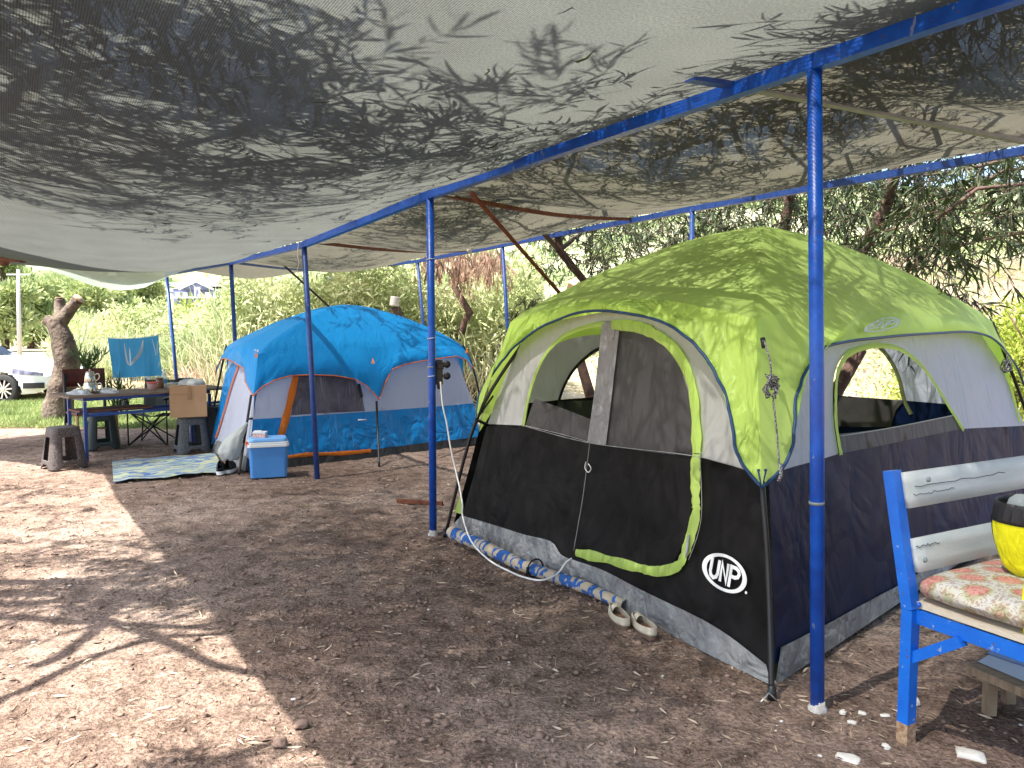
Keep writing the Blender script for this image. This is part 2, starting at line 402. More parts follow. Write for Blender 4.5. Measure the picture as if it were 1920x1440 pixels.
# ================================================================ METAL SHADE FRAME
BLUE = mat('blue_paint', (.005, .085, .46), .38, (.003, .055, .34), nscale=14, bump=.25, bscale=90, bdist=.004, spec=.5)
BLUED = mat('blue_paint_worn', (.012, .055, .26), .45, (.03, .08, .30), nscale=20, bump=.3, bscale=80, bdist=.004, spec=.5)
RUST = mat('rusty_steel', (.10, .028, .014), .8, (.20, .07, .035), nscale=25, bump=.4, bscale=90, bdist=.004)
GALV = mat('grey_steel', (.17, .2, .2), .5, (.24, .26, .25), nscale=20)
chips(BLUE, (.16, .22, .38), 26, .665, .03, (1, 1, .5)); chips(BLUE, (.10, .045, .025), 45, .70, .01); chips(BLUED, (.14, .17, .25), 22, .66, .04); chips(BLUED, (.09, .04, .025), 38, .69, .01)
CONC = mat('concrete', (.36, .34, .31), .9, (.55, .53, .5), nscale=40, bump=.6, bscale=80)
WIRE = mat('white_wire', (.75, .75, .72), .5)
BLACK = mat('black_plastic', (.012, .012, .013), .4)
POST = [(1527, 118, 1533, 1325), (806, 366, 812, 1000), (570, 459, 595, 895), (433, 493, 449, 822), (312, 514, 338, 786)]
main = []
frame = thing('pergola', 'blue painted steel frame of posts and beams holding up the shade nets', 'pergola', G(1533, 1325))
for k, (tx, ty, bx, by) in enumerate(POST):
    b = G(bx, by); t = P(tx, ty, b.y); main.append((b, t))
    b2 = b - Vector((0, 0, .05))
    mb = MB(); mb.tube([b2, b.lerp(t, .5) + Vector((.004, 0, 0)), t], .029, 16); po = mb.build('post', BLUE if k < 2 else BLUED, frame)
    if k < 2:
        mb = MB(); q = b.lerp(t, .33 if k == 0 else .5); d = (t - b).normalized()
        mb.tube([q - d * .006, q + d * .006], .0315, 16); mb.build('weld_ring', GALV, po)
        mb = MB(); mb.lathe([(.042, -.03), (.040, -.002), (.031, .008), (.0292, .03)], b, 14); mb.build('concrete_footing', CONC, po)
ext0 = main[0][1] + (main[0][1] - main[1][1]) * 1.1
tops = [ext0] + [t for b, t in main]
mb = MB()
for a, b in zip(tops, tops[1:]):
    e = (b - a).normalized() * .02
    mb.bar(a - e * (.0 if a is ext0 else 1), b, .055, .06)
tag(mb.build('beam', BLUE, frame), 'near blue beam running over the row of front posts')
# rear row
REAR = [(1298, 392, 8.6, 448), (942, 460, 12.2, 640), (783, 490, 15.0, 640), (618, 509, 17.4, 600)]
rear = []
for (px, py, Y, yb) in REAR:
    t = P(px, py, Y); b = Vector((t.x + .0, t.y, -.05)); rear.append(t)
    kx = {942: .09, 783: .12, 618: .1}.get(px, 0); b.x += kx * 2
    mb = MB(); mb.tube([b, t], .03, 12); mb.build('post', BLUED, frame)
rext = P(1925, 282, 5.75); rext2 = rext + (rext - rear[0]) * 1.2
b = Vector((rext2.x, rext2.y, -.05)); mb = MB(); mb.tube([b, rext2], .03, 10); mb.build('post', BLUED, frame)
rt = [rext2, rext] + rear
mb = MB()
for a, b in zip(rt, rt[1:]): mb.bar(a, b + (b - a).normalized() * .01, .055, .06)
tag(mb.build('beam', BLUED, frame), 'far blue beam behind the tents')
BD = Vector((-.56, .83, 0)).normalized(); LD = Vector((-.83, -.56, 0)).normalized()
def on_main(s):   # s metres along the main beam from the first post
    a = main[0][1]
    pts = [t for _, t in main]; d = s
    if s < 0: return a + (a - main[1][1]).normalized() * (-s)
    for p, q in zip(pts, pts[1:]):
        L = (q - p).length
        if d <= L: return p.lerp(q, d / L)
        d -= L
    return pts[-1]
# cross bars from the near beam to the far beam
def cross(a, b, m, sag=.03, w=.04, nm='cross_bar', lab=None):
    mb = MB(); pts = [a.lerp(b, k / 6) - Vector((0, 0, sag * math.sin(k / 6 * math.pi))) for k in range(7)]
    for p, q in zip(pts, pts[1:]): mb.bar(p, q + (q - p).normalized() * .002, w, w)
    o = mb.build(nm, m, frame)
    if lab: o['label'] = lab
c0 = P(1290, 146, 4.25) + Vector((0, 0, .0)); c0b = P(1385, 157, 3.86) - Vector((0, 0, .005))
c0e = P(1925, 266, 5.38); c0m = P(1545, 196, 4.4)
mb = MB(); mb.bar(P(1292, 142, 3.30), P(1392, 158, 3.54), .05, .045); tag(mb.build('cross_bar', BLUED, frame), 'stub end of the cross bar poking out left of the near beam')
mb = MB(); mb.bar(P(1398, 162, 3.56), c0e, .045, .03); tag(mb.build('cross_bar', GALV, frame), 'grey angle iron cross bar')
mb = MB(); mb.bar(P(1398, 162, 3.56) + Vector((0, 0, .039)), c0e + Vector((0, 0, .039)), .03, .045); tag(mb.build('cross_bar', RUST, frame), 'rusty iron bar lying on the grey cross bar')
cross(P(812, 360, 6.05), rear[0].lerp(rear[1], .25) + Vector((0, 0, .02)), RUST, .06, .035)
cross(P(575, 452, 8.3), rear[1].lerp(rear[2], .35) + Vector((0, 0, .02)), RUST, .06, .035)
cross(main[3][1] + Vector((0, 0, .01)), rear[3] + Vector((0, 0, .01)), BLUED, .03, .035)
# cable ties and tie wires on the beam and posts
for (px, py, Y) in [(1383, 157, 3.57), (1342, 170, 3.67), (800, 368, 6.02), (812, 365, 5.97), (566, 461, 8.27), (436, 492, 11.3), (1196, 226, 4.15), (1010, 292, 4.91)]:
    c = P(px, py, Y); mb = MB(); d = BD
    lp = [c + LD * (.033 * sx) + Vector((0, 0, .036 * sz)) for sx, sz in ((-1, -1), (1, -1), (1, 1), (-1, 1), (-1, -1))]
    mb.tube(lp, .0035, 6); mb.build('cable_tie', WIRE, frame)
for py in (488, 636, 707): 
    b, t = main[1]; z = P(808, py, b.y).z; q = b.lerp(t, (z - b.z) / (t.z - b.z)); mb = MB()
    mb.tube([q + Vector((.031 * math.cos(a * .52), .031 * math.sin(a * .52), .002 * a - .01)) for a in range(14)], .0025, 5); mb.build('tie_wire', WIRE, frame)
mb = MB(); q = main[2][1]
mb.tube([q + Vector((-.05, -.03, .02)), q + Vector((-.06, -.04, -.1)), q + Vector((-.045, -.035, -.2)), q + Vector((-.07, -.03, -.27))], .004, 5)
mb.build('tie_wire', WIRE, frame)
# black knob clamps on posts 2 and 3
for (px, py, k) in ((693, 647, 2), (822, 640, 1)): pass
# loose props leaning under the roof
for (a, b, lab) in ((P(884, 362, 5.3), P(1085, 590, 7.4), 'thin rusty brown pole slanting down from the shade roof behind the green tent'),
                    (P(522, 488, 11.5), P(640, 596, 13.2), 'thin dark pole slanting down from the shade roof behind the blue tent')):
    g = Vector((b.x + (b.x - a.x) / (a.z - b.z) * b.z, b.y + (b.y - a.y) / (a.z - b.z) * b.z, 0))
    mb = MB(); mb.tube([a, g], .016, 8); tag(mb.build('prop_pole', RUST if 'brown' in lab else mat('dark_pole', (.03, .022, .02), .7)), lab, 'pole')
# ================================================================ SHADE NETS
def net_mat(name, body, trans, alpha, sc=250):
    m = bpy.data.materials.new(name); m.use_nodes = True; t = m.node_tree; N = t.nodes; L = t.links; b = N['Principled BSDF']; out = N['Material Output']
    b.inputs['Roughness'].default_value = .8; b.inputs['Specular IOR Level'].default_value = .15; b.inputs['Base Color'].default_value = (*body, 1)
    tc = N.new('ShaderNodeTexCoord')
    mp = N.new('ShaderNodeMapping'); L.new(tc.outputs['UV'], mp.inputs[0])
    wv = N.new('ShaderNodeTexWave'); wv.wave_type = 'BANDS'; wv.bands_direction = 'X'; wv.inputs['Scale'].default_value = sc / 6.283; wv.inputs['Distortion'].default_value = .6; wv.inputs['Detail'].default_value = 1
    L.new(mp.outputs[0], wv.inputs['Vector'])
    nz = N.new('ShaderNodeTexNoise'); nz.inputs['Scale'].default_value = 105; nz.inputs['Detail'].default_value = 3; L.new(mp.outputs[0], nz.inputs['Vector'])
    n2 = N.new('ShaderNodeTexNoise'); n2.inputs['Scale'].default_value = 2.2; n2.inputs['Detail'].default_value = 5; L.new(mp.outputs[0], n2.inputs['Vector'])
    ml = N.new('ShaderNodeMath'); ml.operation = 'MULTIPLY_ADD'; L.new(wv.outputs[1], ml.inputs[0]); ml.inputs[1].default_value = .55; L.new(nz.outputs[0], ml.inputs[2])
    mr = N.new('ShaderNodeMapRange'); L.new(ml.outputs[0], mr.inputs[0]); mr.inputs[1].default_value = .45; mr.inputs[2].default_value = 1.05
    mr.inputs[3].default_value = alpha + .13; mr.inputs[4].default_value = max(.02, alpha - .13)   # share of open holes seen square on
    ge = N.new('ShaderNodeNewGeometry'); dt_ = N.new('ShaderNodeVectorMath'); dt_.operation = 'DOT_PRODUCT'; L.new(ge.outputs['Incoming'], dt_.inputs[0]); L.new(ge.outputs['Normal'], dt_.inputs[1])
    ab = N.new('ShaderNodeMath'); ab.operation = 'ABSOLUTE'; L.new(dt_.outputs['Value'], ab.inputs[0])
    mxm = N.new('ShaderNodeMath'); mxm.operation = 'MAXIMUM'; L.new(ab.outputs[0], mxm.inputs[0]); mxm.inputs[1].default_value = .05
    dv = N.new('ShaderNodeMath'); dv.operation = 'DIVIDE'; dv.inputs[0].default_value = 1.25; L.new(mxm.outputs[0], dv.inputs[1])
    pw = N.new('ShaderNodeMath'); pw.operation = 'POWER'; L.new(mr.outputs[0], pw.inputs[0]); L.new(dv.outputs[0], pw.inputs[1])      # threads close up at a slant
    iv = N.new('ShaderNodeMath'); iv.operation = 'SUBTRACT'; iv.inputs[0].default_value = 1; L.new(pw.outputs[0], iv.inputs[1])
    tr = N.new('ShaderNodeBsdfTranslucent'); rp = N.new('ShaderNodeValToRGB'); e = rp.color_ramp.elements
    e[0].position = .3; e[1].position = .7; e[0].color = (*[c * .82 for c in trans], 1); e[1].color = (*trans, 1); L.new(n2.outputs[0], rp.inputs[0]); gm = N.new('ShaderNodeMapRange'); L.new(ml.outputs[0], gm.inputs[0]); gm.inputs[1].default_value = .45; gm.inputs[2].default_value = 1.05; gm.inputs[3].default_value = .5; gm.inputs[4].default_value = 1.5
    gx = N.new('ShaderNodeMix'); gx.data_type = 'RGBA'; gx.blend_type = 'MULTIPLY'; gx.inputs[0].default_value = 1; L.new(rp.outputs[0], gx.inputs[6]); L.new(gm.outputs[0], gx.inputs[7]); L.new(gx.outputs[2], tr.inputs[0])
    mx = N.new('ShaderNodeMixShader'); mx.inputs[0].default_value = .62; L.new(b.outputs[0], mx.inputs[1]); L.new(tr.outputs[0], mx.inputs[2])
    tp = N.new('ShaderNodeBsdfTransparent'); m2 = N.new('ShaderNodeMixShader'); L.new(iv.outputs[0], m2.inputs[0]); L.new(tp.outputs[0], m2.inputs[1]); L.new(mx.outputs[0], m2.inputs[2])
    L.new(m2.outputs[0], out.inputs[0]); return m
NET = net_mat('grey_shade_net', (.07, .074, .066), (.088, .093, .083), .27)
NET2 = net_mat('brown_grey_shade_net', (.06, .058, .042), (.084, .080, .060), .42)
def sheet(name, fn, nu, nv, m, lab, cat, us, vs):
    mb = MB(); mb.grid(fn, nu, nv); o = mb.build(name, m); me = o.data; uvl = me.uv_layers.new(name='UVMap')
    idx = np.zeros(len(me.loops), np.int32); me.loops.foreach_get('vertex_index', idx)
    uu = (idx % (nu + 1)) / nu * us; vv = (idx // (nu + 1)) / nv * vs
    uvl.data.foreach_set('uv', np.stack([uu, vv], 1).reshape(-1).astype(np.float32))
    return tag(o, lab, cat)
NA, NB = -5.2, 11.9      # left net: from behind the camera to the fourth post
LW = 3.35
def netL(u, v):   # u across from the beam to the left, v along
    s = NA + (NB - NA) * v; b = on_main(s) + Vector((0, 0, .035)); e = b + LD * LW; e.z = 2.62 + (b.z - 2.62) * .3
    p = b.lerp(e, u)
    sag = .30 * math.sin(math.pi * min(1, u ** .95)) * (1 - .75 * max(0, (v - .75) / .25) ** 2)
    sag *= .72 + .28 * math.cos((s - 2.6) * 2 * math.pi / 6.5)
    p.z -= sag
    p.z += .05 * math.sin(s * 4.2 + 2 * noise.noise((s, u * 3, 0))) * math.exp(-u * 9) * min(1, u * 14) + .02 * fbm((u * 2, s * .8, 2), 1.2, 3)
    p.z += .035 * math.sin(s * 2.1 + 1) * max(0, u - .8) * 5 * .4
    return p
sheet('shade_net', netL, 60, 220, NET, 'large grey shade net sagging over the open ground left of the near blue beam', 'shade net', LW, NB - NA)
def on_rear(s):
    pts = [rext2, rext] + rear; tot = [(q - p).length for p, q in zip(pts, pts[1:])]; d = s * sum(tot)
    for p, q, L in zip(pts, pts[1:], tot):
        if d <= L + 1e-6: return p.lerp(q, d / L)
        d -= L
    return pts[-1]
def netR(u, v):
    a = on_main(-2.6 + (11.6 + 2.6) * v) + Vector((0, 0, .03)); b = on_rear(v) + Vector((0, 0, .045)); p = a.lerp(b, u)
    bs = [a0_ + (b0_ - a0_) * u for a0_, b0_ in ((-.03, -.02), (.209, .198), (.418, .46), (.61, .70), (.866, 1.0), (1.15, 1.3))]; ph = .5
    for q0, q1 in zip(bs, bs[1:]):
        if q0 <= v <= q1: ph = (v - q0) / (q1 - q0)
    p.z -= (-.02 + .24 * math.sin(math.pi * ph) ** .8) * math.sin(math.pi * u ** .9) ** 1.35
    p.z += .02 * fbm((u * 3, v * 12, 7), 1.3, 3) + .018 * math.sin(v * 60 + 2 * noise.noise((v * 20, u * 4, 0))) * math.exp(-u * 8) * min(1, u * 12)
    return p
sheet('shade_net', netR, 56, 200, NET2, 'brownish shade net sagging above both tents between the two blue beams', 'shade net', 3.6, 14)
TARP = mat('tarp', (.16, .19, .165), .6, (.20, .23, .20), nscale=3, trans=.5, tcol=(.30, .34, .29), bump=.3, bscale=6, bdist=.05, alpha=.93)
ta, tb = Vector((-5.75, 7.5, 2.72)), main[3][1] + Vector((0, 0, .03)); tc_, td = Vector((-9.6, 9.4, 2.72)), P(316, 513, 13.5)  # left corners stretched out of view, added so the tarp shades the ground
def tarpf(u, v):
    n_ = ta.lerp(tb, u); f_ = tc_.lerp(td, u); p = n_.lerp(f_, v)
    p.z -= v ** 1.3 * float(np.interp(u, (0, .5, .617, .685, .771, .847, .918, .976, 1), (.02, 0, .047, .137, .295, .352, .281, .093, 0))); p += Vector((.03, -.05, 0)) * math.sin(u * 9) * v
    p.z += .02 * fbm((u * 3, v * 2, 5), 1.5, 3)
    return p
sheet('tarp', tarpf, 40, 20, TARP, 'pale grey green tarp sagging between far posts above the picnic table', 'tarp', 3, 2.5)
WOODR = mat('weathered_brown_wood', (.10, .035, .02), .8, (.22, .10, .06), nscale=18, stretch=(1, 6, 6), bump=.4, bscale=60)
mb = MB(); mb.prism([P(-30, 476, 9.3), P(34, 474, 9.3), P(38, 492, 9.3), P(8, 490, 9.3), P(4, 497, 9.3), P(-30, 496, 9.3)], (0, 0, 0), (.03, .06, 0))
tag(mb.build('wooden_plank', WOODR), 'short reddish brown plank end fixed under the left corner of the big grey net', 'plank')
# bulb hanging under the right net
a = P(881, 398, 9.3); bt = P(880, 461, 9.3)
lb = thing('hanging_lamp', 'white lamp socket with bulb hanging on a cord under the brownish net', 'lamp', bt)
mb = MB(); mb.tube([a, bt + Vector((0, 0, .05))], .004, 6); mb.build('cord', WIRE, lb)
mb = MB(); mb.lathe([(.008, .07), (.024, .05), (.026, .0), (.022, -.01)], bt, 12); mb.build('socket', WIRE, lb)
mb = MB(); mb.lathe([(.014, -.01), (.03, -.035), (.033, -.055), (.022, -.08), (.004, -.088)], bt, 12); mb.build('bulb', mat('bulb_glass', (.6, .6, .55), .1), lb)
# ================================================================ TENTS
LIME = cloth('lime_fabric', (.66, .86, .26), .42, .58, (.74, 1.0, .18), wr=.35, wscale=3.2, fine=.2)
LIMEV = cloth('lime_valance', (.60, .82, .18), .42, .42, (.56, .9, .08), wr=.75, wscale=4.2, stretch=(1, 1, .16), fine=.25)
GREY = cloth('light_grey_fabric', (.50, .495, .485), .5, .28, (.42, .42, .41), wr=.5, wscale=2.4, stretch=(1, 1, .5))
GREYB = cloth('cool_grey_fabric', (.48, .51, .62), .5, .28, (.42, .44, .50), wr=.5, wscale=2.4, stretch=(1, 1, .5))
BLK = cloth('black_fabric', (.006, .0055, .0058), .62, .01, wr=.45, wscale=1.5, stretch=(1, 1, .8), col2=(.011, .010, .0105), spec=.12, fine=.12)
NAVY = cloth('navy_fabric', (.0022, .0075, .034), .55, .015, wr=.5, wscale=1.5, stretch=(1, 1, .8), col2=(.0035, .012, .048), spec=.16, fine=.12)
TARPG = cloth('grey_tarp_floor', (.15, .155, .16), .40, .04, wr=.5, wscale=3.2, stretch=(1, 1, 1), col2=(.26, .265, .265), fine=.6, spec=.5)
MESH = cloth('dark_mesh', (.065, .06, .06), .6, .1, wr=.35, wscale=2.2, alpha=.93, stretch=(1, 1, .5))
MESHL = cloth('grey_mesh', (.10, .10, .105), .6, .15, wr=.4, wscale=3, alpha=.85)
STRIP = cloth('grey_strip', (.33, .32, .32), .5, .2, wr=.5, wscale=6, stretch=(1, 1, .6))
PIPE = mat('blue_piping', (.012, .05, .13), .5)
POLE = mat('black_pole', (.012, .012, .013), .35, bump=.1, bscale=60)
CORD = mat('black_white_cord', (.015, .015, .015), .7, (.35, .35, .34), nscale=160, contrast=.2)
WHITE = mat('white_print', (.78, .78, .76), .5)
PRINTG = mat('grey_print', (.36, .42, .40), .5)
FR0, FL0 = G(1449, 1284), G(850, 985)
RR0 = Vector((4.55, 6.45, 0)); RL0 = FL0 + (RR0 - FR0) * .93
HUBZ = 1.66
hFR, hFL, hRR = P(1417, 590, 3.80), P(957, 599, 5.62), P(1861, 599, 6.20)
hRL = hFL + (hRR - hFR) * .95; hRL.z = 1.66
TC = (FR0 + FL0 + RR0 + RL0) / 4
gt = thing('cabin_tent', 'big lime green, grey and black cabin tent behind the near blue post', 'tent', (TC.x, TC.y, 0))
gcen = TC
Wf = Wall(FR0, FL0, .22, 1.66, gcen - (FR0 + FL0) / 2, amp=.014, seed=1)
Wr = Wall(FR0, RR0, .30, 1.66, gcen - (FR0 + RR0) / 2, amp=.014, seed=2)
Wl = Wall(RL0, FL0, .28, 1.66, gcen - (FL0 + RL0) / 2, amp=.012, seed=3)
Wb = Wall(RR0, RL0, .26, 1.66, gcen - (RR0 + RL0) / 2, amp=.012, seed=4)
W = Wf
belt_b = [(850, 985), (930, 1022), (1000, 1060), (1060, 1094), (1140, 1130), (1250, 1184), (1350, 1236), (1449, 1284)]
belt_t = [(1440, 1246), (1370, 1192), (1300, 1150), (1200, 1103), (1140, 1072), (1082, 1051), (1055, 1040), (1035, 1015), (985, 1002), (925, 983), (868, 966)]
mb = MB(); W.panel(mb, W.px(belt_b) + W.px(belt_t, 4), off=.012, res=.05); tag(mb.build('ground_skirt', TARPG, gt), 'crinkled grey groundsheet skirt of the front wall')
blk_t = [(915, 795), (985, 798), (1050, 814), (1110, 831), (1200, 843), (1305, 855), (1420, 887)]
door_b = [(1083, 1040), (1110, 850)]
mb = MB(); W.panel(mb, W.px([(866, 970), (890, 890)] + blk_t + [(1432, 1000), (1441, 1250), (1370, 1200), (1300, 1158), (1200, 1110), (1140, 1080), (1082, 1060), (1050, 1048), (1030, 1022), (985, 1008), (925, 990)]), res=.06)
tag(mb.build('wall', BLK, gt), 'black lower front wall')
win = soft([(985, 797), (994, 750), (1008, 705), (1028, 662), (1058, 632), (1095, 616), (1133, 608)], 4) + [(1105, 829), (1050, 813)]
mb = MB(); W.panel(mb, W.px([(915, 795), (932, 745), (950, 700), (975, 650), (992, 612), (1140, 583), (1300, 596), (1392, 640), (1416, 800), (1420, 887), (1305, 855), (1200, 843), (1110, 831), (1050, 814), (985, 798)]), [W.px(win)], res=.06)
tag(mb.build('wall', GREY, gt), 'light grey upper front wall')
mb = MB(); W.ribbon(mb, W.px([(984, 799), (993, 752), (1008, 705), (1030, 662), (1060, 632), (1098, 614), (1136, 606)], 6), .03, .012); mb.build('window_trim', LIME, gt)
mb = MB(); W.panel(mb, W.px([(1003, 747), (1050, 764), (1108, 787), (1106, 829), (1050, 813), (985, 797)]), off=-.004, res=.06); mb.build('window_flap', MESH, gt)
mb = MB(); W.panel(mb, W.px([(1150, 618), (1190, 620), (1225, 632), (1255, 655), (1278, 690), (1292, 730), (1300, 790), (1308, 858), (1200, 845), (1133, 834), (1145, 720)]), off=.008, res=.06); dr = mb.build('door', MESH, gt); tag(dr, 'dark mesh upper half of the door')
mb = MB(); W.panel(mb, W.px([(1112, 833), (1200, 846), (1306, 858), (1300, 960), (1292, 1010), (1268, 1058), (1225, 1064), (1160, 1050), (1084, 1033), (1100, 920)]), off=.010, res=.06); tag(mb.build('door', BLK, gt), 'black lower half of the door')
mb = MB(); W.panel(mb, W.px([(1132, 602), (1156, 602), (1150, 690), (1140, 760), (1134, 833), (1104, 829), (1118, 720)]), off=.016, res=.05); W.panel(mb, W.px([(1158, 620), (1165, 620), (1152, 730), (1140, 834), (1128, 833), (1145, 720)]), off=.024, res=.05)
tag(mb.build('door_strip', STRIP, gt), 'pale grey zip strip between window and door')
mb = MB(); W.ribbon(mb, W.px([(1150, 609), (1195, 613), (1232, 627), (1264, 650), (1288, 684), (1304, 730), (1310, 790), (1311, 850)], 6), .06, .018, rag=.25); mb.build('door_trim', LIMEV, gt)
mb = MB(); W.ribbon(mb, W.px([(1311, 852), (1309, 880), (1310, 930), (1311, 952)], 6), .055, .018, rag=.4); mb.build('door_trim', LIMEV, gt)
mb = MB(); W.ribbon(mb, W.px([(1313, 950), (1303, 1000), (1291, 1040), (1278, 1062), (1240, 1071), (1200, 1064), (1140, 1048), (1083, 1036)], 6), .052, .018, rag=.4); mb.build('door_trim', LIMEV, gt)
SEAM = mat('grey_seam', (.3, .3, .3), .6)
for pts in ([(1318, 850), (1322, 950), (1316, 1000), (1300, 1050)], [(1110, 833), (1098, 930), (1080, 1032)], [(985, 798), (1110, 831), (1305, 855), (1420, 887)]):
    q = W.px(pts, 6); mb = MB(); mb.tube([W.pt(u, v, .022) for u, v in q], .0022, 5); mb.build('seam', SEAM, gt)
# sagging dark fold and zip pull, door loop
mb = MB(); q = W.px([(1303, 1003), (1300, 1030), (1299, 1046)]); mb.tube([W.pt(u, v, .035) for u, v in q], [.006, .009, .004], 8); mb.build('zip_pull', mat('zip_grey', (.35, .35, .36), .5), gt)
q = W.px([(1108, 866), (1106, 878), (1112, 886), (1117, 879), (1112, 870)], 4); mb = MB(); mb.tube([W.pt(u, v, .04) for u, v in q], .003, 6); mb.build('tie_loop', WIRE, gt)
# ---- printed emblem
def emblem(Wl_, cu, cv, rx, ry, rot, off, m, parent, surf=None, flip=1):
    f = surf or (lambda u, v: Wl_.pt(u, v, off))
    c, s_ = math.cos(rot), math.sin(rot)
    def T(x, y): x *= flip; return f(cu + c * x - s_ * y, cv + s_ * x + c * y)
    mb = MB(); n = 72; vs = []
    for k in range(n):
        q = 2 * math.pi * k / n; wd = 1 - .11 - .04 * math.cos(q) ** 2
        vs += [T(rx * math.cos(q), ry * math.sin(q)), T(rx * (wd - .05 * abs(math.cos(q))) * math.cos(q), ry * (wd - .06) * math.sin(q))]
    mb.add(vs, [(2 * k, 2 * k + 1, (2 * k + 3) % (2 * n), (2 * k + 2) % (2 * n)) for k in range(n)])
    h = ry * .56
    def stroke(pts, wd):
        n = len(pts); L = []; Rr = []
        for i in range(n):
            a = pts[max(i - 1, 0)]; b = pts[min(i + 1, n - 1)]; p = pts[i]
            if 0 < i < n - 1:
                d1 = Vector((p[0] - a[0], p[1] - a[1])).normalized(); d2 = Vector((b[0] - p[0], b[1] - p[1])).normalized(); t = (d1 + d2).normalized(); k = 1 / max(.45, math.sqrt((1 + d1.dot(d2)) / 2))
            else: t = Vector((b[0] - a[0], b[1] - a[1])).normalized(); k = 1
            nn = Vector((-t.y, t.x)) * wd / 2 * k; L.append((p[0] + nn.x, p[1] + nn.y)); Rr.append((p[0] - nn.x, p[1] - nn.y))
        mb.add([T(*x) for x in L + Rr], [(i, i + 1, n + i + 1, n + i) for i in range(n - 1)])
    w_ = rx * .125
    sx = rx * .62
    X = lambda x, y: (x * sx, y * h)
    stroke([X(-1.0, 1), X(-1.0, -.35), X(-.92, -.72), X(-.74, -.9), X(-.55, -.72), X(-.48, -.35), X(-.48, 1)], w_)          # U
    stroke([X(-.26, -1), X(-.26, .85), X(.16, -.85), X(.16, 1)], w_ * .95)                                                        # N
    stroke([X(.40, -1.15), X(.40, .88), X(.78, .88), X(.97, .7), X(1.02, .42), X(.95, .12), X(.75, -.05), X(.48, -.05)], w_)       # P
    k = 14; mb.add([T(rx * 1.04 + rx * .05 * math.cos(i * 2 * math.pi / k), -ry * .52 + rx * .05 * math.sin(i * 2 * math.pi / k)) for i in range(k)], [tuple(range(k))])
    return mb.build('emblem', m, parent)
cu, cv = Wf.uv(1363, 1074); ux = Vector(Wf.uv(1404, 1092)) - Vector((cu, cv)); ru = ux.length
emblem(Wf, cu, cv, ru * 1.02, .088, math.atan2(ux.y, ux.x) - math.pi, .022, WHITE, gt, flip=-1)
# ---- right wall
W = Wr
mb = MB(); W.panel(mb, W.px([(1449, 1284), (1560, 1212), (1700, 1118), (1800, 1052), (1900, 990), (1972, 948), (1958, 920), (1880, 968), (1800, 1020), (1700, 1086), (1600, 1140), (1530, 1178), (1460, 1213)]), off=.012, res=.06)
tag(mb.build('ground_skirt', TARPG, gt), 'grey groundsheet skirt of the right wall')
mb = MB(); W.panel(mb, W.px([(1447, 1250), (1452, 1215), (1440, 889), (1530, 864), (1572, 851), (1700, 825), (1803, 804), (1922, 798), (1962, 930), (1800, 1026), (1700, 1092), (1530, 1184)]), res=.07)
tag(mb.build('wall', NAVY, gt), 'navy lower right wall')
rw = soft([(1572, 851), (1562, 790), (1560, 740), (1564, 700), (1577, 672), (1600, 655), (1640, 648), (1685, 655), (1722, 682), (1752, 720), (1780, 765), (1803, 804)], 4) + [(1700, 825)]
mb = MB(); W.panel(mb, W.px([(1440, 889), (1446, 700), (1480, 640), (1640, 612), (1835, 618), (1880, 690), (1922, 798), (1803, 804), (1700, 825), (1572, 851), (1530, 864)]), [W.px(rw)], res=.07)
tag(mb.build('wall', GREYB, gt), 'cool grey upper right wall')
mb = MB(); W.ribbon(mb, W.px([(1572, 853), (1563, 800), (1561, 745), (1565, 702), (1580, 672), (1603, 656), (1642, 649), (1686, 657), (1722, 684), (1752, 722), (1780, 767), (1803, 806)], 6), .032, .014, rag=.3); mb.build('window_trim', LIME, gt)
mb = MB(); W.panel(mb, W.px([(1571, 814), (1640, 806), (1720, 792), (1786, 780), (1803, 804), (1700, 825), (1572, 851)]), off=.004, res=.06); mb.build('window_flap', MESHL, gt)
q = W.px([(1572, 818), (1680, 800), (1786, 779)], 4); mb = MB(); mb.tube([W.pt(u, v, .01) for u, v in q], .004, 6); mb.build('seam', SEAM, gt)
# ---- left and back walls, seen through the windows
W = Wl
lw = soft([(1048, 752), (1058, 722), (1074, 695), (1096, 672), (1122, 654), (1160, 645), (1200, 660), (1228, 700), (1238, 752)], 4)
mb = MB(); top = W.b.z * 0 + 1.72
W.panel(mb, [(0, 0), (W.L, 0), (W.L - .2, .98), (.2, .98)], res=.12); mb.build('wall', BLK, gt)
mb = MB(); W.panel(mb, [(.2, .98), (W.L - .2, .98), (W.L - .4, 1.68), (W.L * .5, 1.82), (.4, 1.68)], [W.px(lw)], res=.08); mb.build('wall', GREY, gt)
mb = MB(); W.ribbon(mb, W.px([(1040, 775), (1048, 750), (1058, 722), (1074, 695), (1096, 672), (1122, 654), (1160, 645), (1200, 660), (1228, 700), (1238, 752)], 5), .035, -.01); mb.build('window_trim', POLE, gt)
mb = MB(); W.panel(mb, W.px([(1046, 752), (1110, 750), (1238, 752), (1245, 800), (1100, 790), (1040, 772)]), off=-.012, res=.08); mb.build('window_flap', MESH, gt)
W = Wb
bw = soft([(1540, 745), (1548, 705), (1570, 665), (1610, 640), (1645, 648), (1668, 672), (1686, 708), (1697, 750)], 4)
mb = MB(); W.panel(mb, [(0, 0), (W.L, 0), (W.L - .2, .92), (.2, .92)], res=.12); mb.build('wall', NAVY, gt)
mb = MB(); W.panel(mb, [(.2, .92), (W.L - .2, .92), (W.L - .4, 1.68), (W.L * .5, 1.82), (.4, 1.68)], [W.px(bw)], res=.08); mb.build('wall', GREYB, gt)
mb = MB(); W.ribbon(mb, W.px([(1540, 745), (1548, 705), (1570, 665), (1610, 640), (1645, 648), (1668, 672), (1686, 708), (1697, 750), (1710, 776)], 5), .04, -.012); mb.build('window_trim', mat('olive_trim', (.10, .12, .05), .6), gt)
